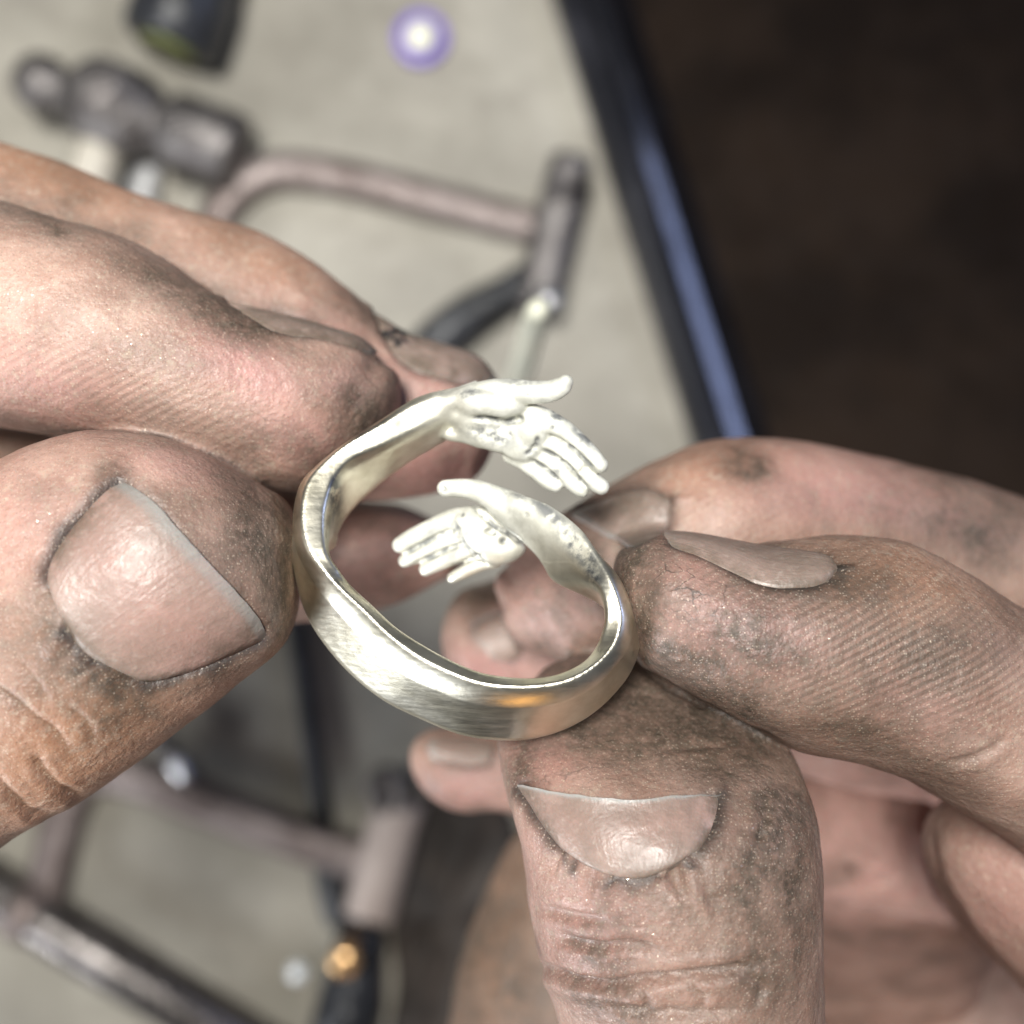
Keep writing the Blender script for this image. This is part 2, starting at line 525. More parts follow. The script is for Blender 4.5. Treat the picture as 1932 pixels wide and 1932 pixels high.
# ---- ball-pein hammer
HZ = 286
c = W(215, 195, HZ)
ham = empty("ball_pein_hammer", (c[0], c[1], 0.0), "small worn steel ball-pein hammer lying on the bench, its round ball end to the left", "hammer")
p0 = W(28, 140, HZ); p1 = W(455, 290, HZ)
HAMP = [(0.0, 0.1), (0.005, 2.4), (0.03, 4.8), (0.07, 6.6), (0.12, 7.2), (0.17, 6.6), (0.21, 5.4), (0.235, 5.0), (0.25, 5.6),
     (0.275, 8.2), (0.34, 10.2), (0.43, 11.0), (0.53, 10.6), (0.60, 8.6), (0.635, 7.0), (0.66, 6.9), (0.69, 8.6), (0.71, 9.2), (0.96, 9.2), (0.99, 8.6), (1.0, 7.6)]
part("hammer_head", lambda m: lathe(m, p0, p1, HAMP), STEEL, ham)
hd = c
part("handle", lambda m: lathe(m, hd + np.array([0.002, 0.004, 0.0015]), W(120, 520, 291), [(0, 5.0), (0.08, 5.2), (0.3, 5.4), (0.6, 6.2), (0.98, 7.5), (1.0, 6.0)]), PALE, ham)
part("eye_collar", lambda m: lathe(m, hd + np.array([0, 0, 0.0075]), hd + np.array([0.0006, 0, 0.0114]), [(0, 7.5), (0.75, 7.5), (1.0, 6.8)]), STEEL, ham)

# ---- pale steel scraper beside the hammer
c = W(270, 320, 297)
scr = empty("steel_scraper", (c[0], c[1], 0), "pale flat steel blade narrowing to a point below the hammer head", "scraper")
def scraper(m):
    rr = []
    for px, py, w in ((304, 228, 1.0), (296, 256, 3.5), (280, 310, 7.0), (260, 380, 10.0), (225, 520, 12.0)):
        q = W(px, py, 297); t = np.array([-0.25, -0.97, 0]); s = np.array([0.97, -0.25, 0]) * w * 0.0005
        rr.append(np.array([q - s, q - s + [0, 0, .0015], q + [0, 0, .0022], q + s + [0, 0, .0015], q + s]))
    m.rings(rr)
part("blade", scraper, mat_simple('grey_blade', (0.30, 0.30, 0.30), (0.42, 0.42, 0.43), 90, 0.5, 0.35, 0.0002), scr)

# ---- upper saw frame
c = W(980, 430, 297)
saw = empty("saw_frame", (c[0], c[1], 0), "brown steel jeweller's saw frame lying at the top of the bench near the black rail", "saw frame", "saw frames on the bench")
part("frame_bar", lambda m: bar(m, [(360, 560), (385, 450), (412, 385), (455, 338), (515, 315), (590, 318), (690, 338), (820, 372), (960, 408), (1030, 425)], 8.2, 8, 1), RUST, saw)
part("clamp", lambda m: bar(m, [(1072, 330), (1055, 400), (1035, 480), (1016, 580)], 11.0, 13, 0.5), STEEL, saw)
part("clamp_knob", lambda m: lathe(m, W(1062, 372, 284), W(1080, 296, 284), [(0, 3.4), (0.3, 3.6), (0.45, 5.2), (0.9, 5.2), (1.0, 4.2)]), STEEL, saw)
part("thumb_screw", lambda m: lathe(m, W(1030, 545, 286), W(1034, 590, 286), [(0, 3.2), (0.5, 4.0), (0.9, 4.0), (1.0, 3.0)]), BRIGHT, saw)
part("handle", lambda m: tube(m, [(1000, 520, 292, 4.0), (950, 556, 292, 4.6), (890, 592, 292, 5.4), (830, 640, 292, 5.8), (760, 720, 292, 5.8)]), BLACK, saw)

# ---- lower saw frame
c = W(720, 1600, 297)
saw2 = empty("saw_frame", (c[0], c[1], 0), "brown steel saw frame lying in shadow below the thumb, its upright clamp at the right", "saw frame", "saw frames on the bench")
part("frame_bar", lambda m: bar(m, [(60, 1760), (85, 1650), (112, 1540), (150, 1475), (230, 1470), (330, 1505), (450, 1552), (560, 1592), (690, 1635)], 9.4, 8, 1), RUST, saw2)
part("clamp", lambda m: bar(m, [(752, 1520), (730, 1590), (712, 1660), (692, 1740)], 12.5, 14, 0.5), mat_simple('tan_steel', (0.36, 0.30, 0.27), (0.46, 0.39, 0.355), 80, 0.5, 0.25, 0.0003), saw2)
part("wing_nut", lambda m: (tube(m, [(722, 1525, 284, 1.8), (705, 1490, 283, 2.2), (725, 1462, 283, 2.4), (752, 1475, 283, 2.2), (755, 1520, 284, 1.8)])), STEEL, saw2)
part("handle", lambda m: lathe(m, W(685, 1745, 291), W(640, 1990, 289), [(0, 4.5), (0.1, 6.2), (0.25, 6.0), (0.6, 8.0), (0.95, 8.5), (1, 7)]), BLACK, saw2)

# ---- thick steel rod at the lower left, thin black rod
c = W(210, 1800, 299)
rod = empty("steel_mandrel", (c[0], c[1], 0), "long dark tapered steel mandrel lying across the lower left corner of the bench", "mandrel")
part("shaft", lambda m: lathe(m, W(-160, 1590, 294), W(560, 2030, 293), [(0, 6.0), (0.01, 6.6), (0.99, 6.9), (1, 6.2)]), mat_simple("dark_steel", (0.10, 0.09, 0.085), (0.17, 0.155, 0.15), 80, 0.3, 0.8, 0.0003), rod)
part("collar", lambda m: lathe(m, W(28, 1705, 293.6), W(75, 1734, 293.5), [(0, 7.0), (0.1, 7.6), (0.9, 7.6), (1, 7.0)]), RUST, rod)
c = W(590, 1420, 299)
nb = empty("needle_file", (c[0], c[1], 0), "thin black needle file lying upright in the photo beneath the ring", "file")
part("file_blade", lambda m: tube(m, [(545, 1120, 297, 2.0), (570, 1275, 297, 2.3), (590, 1420, 297, 2.6), (612, 1570, 297, 2.7)]), BLACK, nb)
part("file_handle", lambda m: tube(m, [(612, 1575, 296, 3.2), (625, 1660, 295.5, 4.2), (640, 1720, 295.5, 4.2)]), BLACK, nb)

# ---- dark sheet standing in for the hand's shade, and a thin steel scriber
c = W(830, 1750, 300)
lea = MB()
LP = [(752, 1560), (800, 1500), (880, 1470), (960, 1520), (1000, 1700), (980, 1990), (860, 2010), (735, 1990), (748, 1860), (738, 1740), (744, 1640)]
LS = spline([(x, y) for x, y in LP] + [LP[0]], 6)[:-1]
rr = []
for k_, (sc_, z_) in enumerate(((1.0, 0.0002), (1.0, 0.0016), (0.985, 0.0024), (0.8, 0.0030), (0.5, 0.0026), (0.2, 0.0031))):
    mid = LS.mean(0)
    rr.append(np.array([W(*(mid + (p - mid) * sc_), 300) + [0, 0, z_ + (0.0008 * math.sin(p[0] * 0.03 + p[1] * 0.021) if z_ > 0.001 else 0)] for p in LS]))
lea.rings(rr)
tag(obj_from("shade_sheet", lea.mesh("shade_sheet"), mat_simple("dark_shade", (0.020, 0.015, 0.012), (0.045, 0.034, 0.027), 90, 0.65, 0, 0.0006)),
    "dark brown leather scrap lying beside the black saw handle at the bottom", "leather scrap")
c = W(320, 1420, 299)
scb = empty("scriber", (c[0], c[1], 0), "thin steel scriber with a rounded bright end, just below the left thumb", "scriber")
part("shaft", lambda m: tube(m, [(180, 1240, 292, 1.5), (260, 1350, 292, 1.7), (335, 1445, 292, 1.9)]), STEEL, scb)
part("tip_cap", lambda m: tube(m, [(330, 1438, 291.6, 2.3), (347, 1462, 291.6, 2.3)]), BRIGHT, scb)

# ---- black cap at the top
c = W(350, 30, 290)
cap = empty("torch", (c[0], c[1], 0), "black plastic pocket torch lying at the top of the bench above the hammer", "torch")
q0 = W(420, -190, 288); q1 = W(318, 88, 288)
part("body", lambda m: lathe(m, q0, q1, [(0, 9), (0.02, 10), (0.4, 10.4), (0.55, 10.6), (0.58, 11.6), (0.93, 12.2), (0.96, 11.8), (0.99, 11.0), (1.0, 10.2)], 48), BLACK, cap)
part("lens_ring", lambda m: lathe(m, q1 + (q1 - q0) * 0.002, q1 + (q1 - q0) * 0.02, [(0, 7.0), (0.6, 7.0), (1, 6.4)], 48),
     mat_simple("yellow_green_plastic", (0.20, 0.24, 0.07), (0.30, 0.34, 0.12), 60, 0.4), cap)

# ---- small purple washer with a pale bead, built for a purple-rimmed blur
c = W(795, 72, 299)
wsh = empty("purple_spot", (c[0], c[1], 0), "small purple-rimmed spot, a torus round a pale bead", "round_spot")
def round_spot(m):
    th = np.linspace(0, 2 * np.pi, 40, endpoint=False); rr = []
    R, r = 0.0058, 0.0013
    for a in np.linspace(0, 2 * np.pi, 14, endpoint=False):
        rr.append(np.array([[c[0] + (R + r * math.cos(a)) * math.cos(t), c[1] + (R + r * math.cos(a)) * math.sin(t), r + r * math.sin(a)] for t in th]))
    o = len(m.v); n = 40
    for q in rr: m.v.extend([tuple(x) for x in q])
    for i in range(14):
        for j in range(n):
            i2 = (i + 1) % 14
            m.f.append((o + i * n + j, o + i * n + (j + 1) % n, o + i2 * n + (j + 1) % n, o + i2 * n + j))
part("rim", round_spot, mat_simple("purple_plastic", (0.20, 0.14, 0.52), (0.27, 0.20, 0.60), 100, 0.35), wsh)
part("bead", lambda m: lathe(m, (c[0], c[1], 0.0002), (c[0], c[1], 0.0052), [(0, 1.0), (0.15, 3.2), (0.45, 4.2), (0.75, 3.3), (0.93, 1.6), (1, 0.2)]),
     mat_simple("cream_bead", (0.86, 0.85, 0.70), (0.92, 0.91, 0.80), 100, 0.2), wsh)

# ---- small white and orange solids standing in for blurred glints
def sphere_prof(r, n=10):
    return [((1 - math.cos(a)) / 2, max(r * math.sin(a), 0.02)) for a in np.linspace(0, math.pi, n)]
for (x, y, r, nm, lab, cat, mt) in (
        (560, 1838, 2.6, "pale_glint", "small white bead standing in for a bright glint on the bench", "bead", mat_simple("glint_white", (0.85, 0.9, 0.95), (0.9, 0.94, 0.97), 50, 0.35, 0.3)),
        (650, 1815, 2.5, "orange_glint", "small orange piece standing in for a warm glint beside the black saw handle", "glint", mat_simple("orange_metal", (0.55, 0.33, 0.15), (0.75, 0.48, 0.24), 50, 0.3, 0.8))):
    dd = 272 if nm == "orange_glint" else 296
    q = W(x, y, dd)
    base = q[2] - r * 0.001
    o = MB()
    if nm == "orange_glint":
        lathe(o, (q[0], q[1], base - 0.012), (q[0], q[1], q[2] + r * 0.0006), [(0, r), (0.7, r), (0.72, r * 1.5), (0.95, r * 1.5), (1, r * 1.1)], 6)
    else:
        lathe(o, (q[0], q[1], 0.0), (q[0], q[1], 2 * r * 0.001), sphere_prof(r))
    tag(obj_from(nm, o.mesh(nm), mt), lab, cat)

# ---- thin pale peg standing upright on the bench behind the upper silver hand
t = W(1018, 580, 128)
peg = MB()
lathe(peg, (t[0] - 0.004, t[1] + 0.003, 0.0), t, [(0, 2.6), (0.5, 2.1), (0.97, 1.55), (0.99, 1.3), (1.0, 0.6)])
tag(obj_from("wax_rod", peg.mesh("wax_rod"), mat_simple("wax", (0.62, 0.62, 0.50), (0.70, 0.69, 0.58), 200, 0.45)),
    "thin pale rod standing upright behind the upper silver hand", "rod")

# ================================================================== THE RING
def z5(x, y): return (541 + 0.4 * x, 657 + 0.4 * y)
def z6(x, y): return (695.5 + 0.248 * x, 680 + 0.248 * y)
def near_d(py): return 71.6 + (1310 - py) * 0.0130     # near rim plane, top farther away
# stations: near outer, near inner, then far inner or far outer (in the 5th enlargement), far drop mm
RST = [
    # NO           NI            far corner       which  width(mm)
    ((905, 152), (940, 270), (930, 395), 'I', 3.2),
    ((800, 184), (800, 305), (790, 440), 'I', 3.8),
    ((690, 213), (720, 348), (745, 462), 'I', 4.0),
    ((590, 250), (640, 388), (690, 490), 'I', 4.2),
    ((430, 345), (470, 470), (560, 572), 'I', 4.6),
    ((270, 440), (320, 530), (410, 690), 'I', 5.0),
    ((140, 545), (240, 620), (310, 790), 'I', 5.2),
    ((72, 640), (205, 740), (255, 880), 'I', 5.4),
    ((48, 790), (195, 850), (235, 950), 'I', 5.6),
    ((80, 940), (205, 965), (38, 960), 'O', 5.8),
    ((160, 1050), (248, 1035), (48, 1090), 'O', 6.0),
    ((240, 1130), (310, 1115), (78, 1245), 'O', 6.0),
    ((355, 1240), (410, 1205), (155, 1390), 'O', 6.0),
    ((480, 1365), (530, 1310), (285, 1545), 'O', 6.0),
    ((620, 1470), (665, 1395), (435, 1665), 'O', 6.0),
    ((765, 1540), (800, 1468), (610, 1755), 'O', 6.0),
    ((905, 1588), (930, 1520), (800, 1832), 'O', 6.0),
    ((1050, 1606), (1060, 1541), (980, 1862), 'O', 6.0),
    ((1200, 1600), (1180, 1545), (1140, 1858), 'O', 6.0),
    ((1345, 1570), (1290, 1522), (1310, 1808), 'O', 6.0),
    ((1470, 1495), (1385, 1475), (1460, 1718), 'O', 5.8),
    ((1560, 1395), (1440, 1410), (1580, 1600), 'O', 5.6),
    ((1595, 1290), (1475, 1330), (1640, 1480), 'O', 5.4),
    ((1585, 1190), (1490, 1250), (1640, 1370), 'O', 5.2),
    ((1535, 1075), (1470, 1150), (1570, 1180), 'O', 4.8),
    ((1475, 970), (1410, 1070), (1250, 1110), 'I', 4.4),
    ((1400, 870), (1330, 990), (1190, 1030), 'I', 4.0),
    ((1310, 790), (1240, 900), (1130, 960), 'I', 3.8),
    ((1222, 738), (1165, 835), (1070, 905), 'I', 3.4),
    ((1140, 708), (1100, 790), (1015, 860), 'I', 3.0),
    ((1055, 690), (1032, 740), (965, 790), 'I', 2.4),
]
def ring_rows():
    rows = []
    for i, (no, ni, f, k, w) in enumerate(RST):
        no = np.array(z5(*no)); ni = np.array(z5(*ni)); f = np.array(z5(*f))
        if k == 'I': fi = f; fo = no + (f - ni) * 0.9
        else: fo = f; fi = ni + (f - no) * 0.85
        dn = near_d((no[1] + ni[1]) / 2)
        if i > 24: dn += (i - 24) * 0.35        # the arm with the lower hand dives inward
        slope = 0.95 if 11 <= i <= 21 else (0.5 if i in (10, 22) else 0.1)
        rows.append([*no, dn, *ni, dn + slope, *fi, dn + w * 0.86, *fo, dn + w * 0.86])
    return spline(rows, 9)
def rounded_square(n_side=9, r=0.44):
    """unit square outline with rounded corners: corner order NO(-1,-1) NI(1,-1) FI(1,1) FO(-1,1)"""
    out = []
    for cx, cy, a0 in ((1, -1, -90), (1, 1, 0), (-1, 1, 90), (-1, -1, 180)):
        for t in np.linspace(0, 90, n_side):
            a = math.radians(a0 + t)
            out.append((cx * (1 - r) + r * math.cos(a), cy * (1 - r) + r * math.sin(a)))
    return np.array(out)
rmb = MB()
R = ring_rows(); rs = rounded_square()
rings = []
for r in R:
    NO, NI, FI, FO = W(*r[0:3]), W(*r[3:6]), W(*r[6:9]), W(*r[9:12])
    u = (rs[:, 0] + 1) / 2; v = (rs[:, 1] + 1) / 2
    P = np.outer((1 - u) * (1 - v), NO) + np.outer(u * (1 - v), NI) + np.outer(u * v, FI) + np.outer((1 - u) * v, FO)
    # domed outer face
    outd = (NO + FO - NI - FI); outd /= np.linalg.norm(outd)
    dome = np.clip(1 - (rs[:, 1]) ** 2, 0, 1) * np.clip(-rs[:, 0], 0, 1)
    P = P + np.outer(dome, outd) * 0.0006
    rings.append(P)
rmb.rings(rings)

def digit(mb, pts, d0, d1, seg=20, flat=0.85):
    """little silver finger: pts rows (x,y,r) in the 6th enlargement"""
    n = len(pts)
    rows = []
    for i, (x, y, r) in enumerate(pts):
        d = d0 + (d1 - d0) * i / (n - 1)
        px, py = z6(x, y)
        rows.append((px, py, d, r * 1.13 * 0.248 / FOC * d))
    tube(mb, rows, seg, 6, flat)
def ball(mb, x, y, rx, ry, rot, d, rz):
    """ellipsoid pad: enlargement units, rot degrees (clockwise in the photo), depth, half thickness mm"""
    px, py = z6(x, y); c = W(px, py, d)
    k = 0.248 / FOC * d * 0.001
    a = math.radians(-rot)
    ex = np.array([math.cos(a), math.sin(a), 0]) * rx * k; ey = np.array([-math.sin(a), math.cos(a), 0]) * ry * k
    ez = np.array([0, 0, rz * 0.001])
    th = np.linspace(0, 2 * np.pi, 28, endpoint=False)
    rr = []
    for ph in np.linspace(-math.pi / 2 + 0.08, math.pi / 2 - 0.08, 15):
        rr.append(c + math.cos(ph) * (np.outer(np.cos(th), ex) + np.outer(np.sin(th), ey)) + ez * math.sin(ph))
    mb.rings(rr)

# upper hand
DU = 78.0
digit(rmb, [(540, 345, 45), (680, 290, 62), (820, 252, 76), (980, 235, 88), (1130, 240, 88), (1260, 242, 80), (1380, 235, 76), (1470, 195, 66), (1500, 165, 54)], DU + 1.0, DU - 0.4)          # thumb with its ball
digit(rmb, [(610, 570, 45), (740, 570, 62), (860, 590, 78)], DU + 2.4, DU + 2.0)
ball(rmb, 880, 420, 300, 130, 0, DU + 1.7, 1.2)
ball(rmb, 930, 330, 280, 125, 5, DU + 0.7, 1.25)
ball(rmb, 930, 560, 300, 125, 20, DU + 1.9, 1.0)
ball(rmb, 1150, 570, 230, 190, 35, DU + 1.7, 0.95)
ball(rmb, 1250, 520, 150, 160, 35, DU + 1.3, 0.95)
digit(rmb, [(1230, 430, 95), (1340, 462, 88), (1480, 540, 80), (1620, 655, 72), (1720, 760, 66), (1757, 795, 60)], DU + 1.2, DU + 0.7)
digit(rmb, [(1240, 560, 80), (1340, 615, 72), (1480, 700, 70), (1610, 825, 66), (1710, 920, 62), (1768, 960, 56)], DU + 1.5, DU + 1.3)
digit(rmb, [(1180, 650, 75), (1270, 715, 64), (1400, 800, 62), (1510, 900, 58), (1590, 975, 54), (1618, 992, 48)], DU + 1.9, DU + 1.8)
digit(rmb, [(1090, 720, 70), (1180, 785, 56), (1280, 865, 54), (1370, 940, 50), (1428, 968, 44)], DU + 2.3, DU + 2.2)
# lower hand
DL = 79.5
digit(rmb, [(585, 975, 62), (690, 972, 66), (800, 985, 72), (930, 1035, 88), (1080, 1110, 110), (1230, 1210, 122), (1360, 1320, 116), (1500, 1450, 100), (1600, 1570, 84)], DL + 0.4, DL + 0.2)
ball(rmb, 1080, 1150, 300, 120, 38, DL + 0.5, 1.2)
ball(rmb, 900, 1330, 270, 190, 40, DL + 2.2, 0.95)
ball(rmb, 1020, 1440, 190, 115, -10, DL + 2.4, 1.0)
ball(rmb, 760, 1250, 120, 140, 60, DL + 2.2, 0.95)
digit(rmb, [(780, 1200, 85), (640, 1220, 80), (480, 1285, 72), (340, 1350, 66), (238, 1405, 56)], DL + 2.4, DL + 4.0)
digit(rmb, [(760, 1320, 75), (640, 1350, 66), (500, 1412, 62), (370, 1480, 58), (275, 1525, 48)], DL + 2.7, DL + 4.4)
digit(rmb, [(840, 1420, 72), (720, 1455, 64), (600, 1508, 62), (500, 1555, 58), (435, 1590, 50)], DL + 2.9, DL + 4.2)
digit(rmb, [(960, 1510, 66), (860, 1545, 54), (760, 1590, 52), (680, 1632, 48), (635, 1655, 42)], DL + 3.0, DL + 4.0)

rme = remeshed(rmb.mesh("ring_all"), 0.000085, 7, "ring_all", 0.5)
co = get_co(rme); no = get_no(rme)
px, py, dd = proj(co)
zx = (px - 695.5) / 0.248; zy = (py - 680) / 0.248
isu = (px > 905) & (py < 945) & (zy < 1060) & ~((zx > 500) & (zy > 860 + (zx - 500) * 0.20) & (zx < 1100)) & (zx > 640)
isu &= (zx - 640) * 0.45 + 640 > -1e9
# which side a vertex is on: the lower hand lies below the line through the gap
gap = 830 + (zx - 480) * 0.24
upper = (zy < gap) & (zx > 640)
gap = np.maximum(gap, (np.clip(955 - (px - 720) * 0.7, 0, 955) - 680) / 0.248)
lower = (zy >= gap) & (zx < 1330) & (zy < 1750) & (py < 1110) & (zx > 100) & (px > 725)
ne = len(rme.edges); ev = np.empty(ne * 2, np.int32); rme.edges.foreach_get('vertices', ev); ev = ev.reshape(-1, 2)
deg = np.maximum(np.bincount(ev.ravel(), minlength=len(co)), 1)
melt = np.clip(1.25 - np.hypot((zx - 690) / 230, (zy - 460) / 260), 0, 1) + np.clip(1.25 - np.hypot((zx - 1250) / 330, (zy - 1220) / 430), 0, 1) * (dd < 82.5)
melt = np.clip(melt * 2, 0, 1)[:, None] * 0.6
for _ in range(45):
    acc = np.stack([np.bincount(ev[:, 0], co[ev[:, 1], a], len(co)) + np.bincount(ev[:, 1], co[ev[:, 0], a], len(co)) for a in range(3)], 1)
    co = co * (1 - melt) + acc / deg[:, None] * melt
set_co(rme, co); no = get_no(rme)
facing = no[:, 2] > 0.0
# carved creases
def carve(pts, w, depth, sel):
    global co
    d, pos = polydist(zx, zy, pts)
    k = np.exp(-(d / w) ** 2) * sel * np.clip(np.sin(np.clip(pos, 0.02, 0.98) * math.pi) * 2.2, 0, 1)
    co -= no * (k * depth * 0.001)[:, None]
    return k
dark = np.zeros(len(co))
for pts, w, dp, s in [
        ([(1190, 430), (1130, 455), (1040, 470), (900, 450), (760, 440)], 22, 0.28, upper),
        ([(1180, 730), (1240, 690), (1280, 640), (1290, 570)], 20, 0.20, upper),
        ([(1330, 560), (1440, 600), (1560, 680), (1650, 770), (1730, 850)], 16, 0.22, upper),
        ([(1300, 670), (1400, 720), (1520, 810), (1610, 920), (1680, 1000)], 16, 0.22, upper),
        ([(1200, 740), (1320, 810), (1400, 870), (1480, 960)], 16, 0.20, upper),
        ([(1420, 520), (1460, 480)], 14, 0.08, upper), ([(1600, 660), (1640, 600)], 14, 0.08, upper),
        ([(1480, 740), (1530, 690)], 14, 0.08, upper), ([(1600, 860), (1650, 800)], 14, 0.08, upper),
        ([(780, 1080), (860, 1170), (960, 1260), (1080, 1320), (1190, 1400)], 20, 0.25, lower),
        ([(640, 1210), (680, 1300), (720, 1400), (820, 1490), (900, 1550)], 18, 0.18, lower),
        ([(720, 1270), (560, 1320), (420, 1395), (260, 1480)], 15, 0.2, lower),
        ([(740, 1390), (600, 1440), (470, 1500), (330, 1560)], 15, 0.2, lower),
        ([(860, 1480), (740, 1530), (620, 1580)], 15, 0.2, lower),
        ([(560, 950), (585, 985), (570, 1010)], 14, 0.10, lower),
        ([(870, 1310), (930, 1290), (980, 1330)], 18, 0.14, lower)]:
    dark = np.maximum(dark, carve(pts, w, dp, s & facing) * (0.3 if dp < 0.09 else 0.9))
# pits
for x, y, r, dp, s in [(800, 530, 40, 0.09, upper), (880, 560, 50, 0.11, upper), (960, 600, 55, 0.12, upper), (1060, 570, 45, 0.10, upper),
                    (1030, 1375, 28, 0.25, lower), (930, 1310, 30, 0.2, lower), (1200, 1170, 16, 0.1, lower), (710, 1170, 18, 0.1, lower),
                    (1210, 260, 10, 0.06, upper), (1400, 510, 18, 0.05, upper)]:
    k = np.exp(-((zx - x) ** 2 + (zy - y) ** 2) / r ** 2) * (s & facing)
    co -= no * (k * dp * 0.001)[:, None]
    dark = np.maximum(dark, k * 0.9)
co += no * ((vnoise(co, 1600, 1) * 0.000012 + vnoise(co, 700, 2) * 0.000016) * np.where(((px > 860) & (py < 960)) | ((py < 1110) & (px > 720) & (px < 1060)), 1.0, 0.35) + vnoise(co, 250, 3) * 0.000055 * (1 - 0.7 * np.clip(((px > 860) & (py < 1060)) * 1.0, 0, 1)))[:, None]
set_co(rme, co)
no = get_no(rme)
# oxidised patches on the outer flank of both arms and round the pits
def gblob(x, y, rx, ry=None, rot=0.0):
    ry = ry or rx; a = math.radians(rot)
    u = (zx - x) * math.cos(a) + (zy - y) * math.sin(a); v = -(zx - x) * math.sin(a) + (zy - y) * math.cos(a)
    return np.exp(-(u / rx) ** 2 - (v / ry) ** 2)
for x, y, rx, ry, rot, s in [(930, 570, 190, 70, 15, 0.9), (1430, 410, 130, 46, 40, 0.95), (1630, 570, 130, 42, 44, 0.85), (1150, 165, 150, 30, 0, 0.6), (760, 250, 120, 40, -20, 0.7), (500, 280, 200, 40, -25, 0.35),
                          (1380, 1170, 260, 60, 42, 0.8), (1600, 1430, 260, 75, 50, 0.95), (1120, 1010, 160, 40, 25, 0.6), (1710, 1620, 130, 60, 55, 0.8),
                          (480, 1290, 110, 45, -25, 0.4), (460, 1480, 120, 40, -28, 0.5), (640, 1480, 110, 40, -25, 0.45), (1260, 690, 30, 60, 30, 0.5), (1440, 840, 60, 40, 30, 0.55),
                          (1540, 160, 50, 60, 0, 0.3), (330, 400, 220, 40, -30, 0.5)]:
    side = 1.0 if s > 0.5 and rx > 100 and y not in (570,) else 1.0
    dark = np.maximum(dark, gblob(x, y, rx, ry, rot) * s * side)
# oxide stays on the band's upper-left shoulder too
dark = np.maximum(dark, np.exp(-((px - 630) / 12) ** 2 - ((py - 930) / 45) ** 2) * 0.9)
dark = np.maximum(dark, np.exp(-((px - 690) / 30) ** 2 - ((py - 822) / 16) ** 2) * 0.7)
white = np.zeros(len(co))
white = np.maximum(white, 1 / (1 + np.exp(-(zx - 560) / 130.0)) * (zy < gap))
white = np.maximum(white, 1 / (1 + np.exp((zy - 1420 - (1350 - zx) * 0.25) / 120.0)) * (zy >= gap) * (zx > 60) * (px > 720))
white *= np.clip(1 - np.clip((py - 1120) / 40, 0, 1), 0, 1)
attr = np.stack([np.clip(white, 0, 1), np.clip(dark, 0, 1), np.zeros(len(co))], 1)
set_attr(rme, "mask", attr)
# split into the band and the two sculpted hands
ring_c = W(880, 1060, 79)
ring = empty("ring", tuple(ring_c), "brushed silver ring with two open hands at its ends, held between the fingertips", "ring")
upart = (zy < gap) & (zx > 700)
lpart = (zy >= gap) & (px > 720) & (py < 1125) & (zx < 1250 + (1450 - zy) * 0.3) & (zx > 100)
lpart &= (zy > 860)
cls = np.where(upart, 1, np.where(lpart, 2, 0))
nf = len(rme.polygons)
ls = np.empty(nf, np.int32); lt = np.empty(nf, np.int32)
rme.polygons.foreach_get('loop_start', ls); rme.polygons.foreach_get('loop_total', lt)
lv = np.empty(len(rme.loops), np.int32); rme.loops.foreach_get('vertex_index', lv)
fcls = cls[lv[ls]]
for c_, nm in ((0, "band"), (1, "sculpted_hand"), (2, "sculpted_hand")):
    fi = np.where(fcls == c_)[0]
    faces = [lv[ls[i]:ls[i] + lt[i]] for i in fi]
    used = np.unique(np.concatenate(faces)); mp = -np.ones(len(co), np.int64); mp[used] = np.arange(len(used))
    m = bpy.data.meshes.new(nm)
    m.from_pydata([tuple(x) for x in co[used]], [], [tuple(int(q) for q in mp[f]) for f in faces])
    m.update()
    m.polygons.foreach_set('use_smooth', np.ones(len(m.polygons), bool))
    set_attr(m, "mask", attr[used])
    m.normals_split_custom_set_from_vertices([tuple(x) for x in no[used]])
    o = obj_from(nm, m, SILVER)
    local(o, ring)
    if c_ == 1: o['label'] = "overexposed white open hand at the top end of the ring, fingers pointing right"
    if c_ == 2: o['label'] = "greyer open hand inside the ring, fingers pointing left"
bpy.data.meshes.remove(rme)

# ================================================================== THE TWO HANDS
def nail_plate(rows, bulge, bdir, thick=0.5, nx=22, ny=26, prox_round=0.0):
    """rows proximal->distal: (ax,ay,ad, bx,by,bd); returns grid of world points, outward normal dir"""
    S = spline(rows, 6)
    idx = np.linspace(0, len(S) - 1, ny)
    S = np.array([S[int(i)] if int(i) + 1 >= len(S) else S[int(i)] * (1 - i % 1) + S[int(i) + 1] * (i % 1) for i in idx])
    G = np.zeros((ny, nx, 3))
    bd = np.array(bdir, float); bd /= np.linalg.norm(bd)
    for j, r in enumerate(S):
        a = W(*r[0:3]); b = W(*r[3:6])
        for i in range(nx):
            t = i / (nx - 1)
            G[j, i] = a + (b - a) * t + bd * bulge * 0.001 * (1 - (2 * t - 1) ** 2) * min(1.0, np.linalg.norm(b - a) / 0.009)
    return G, bd, thick * 0.001

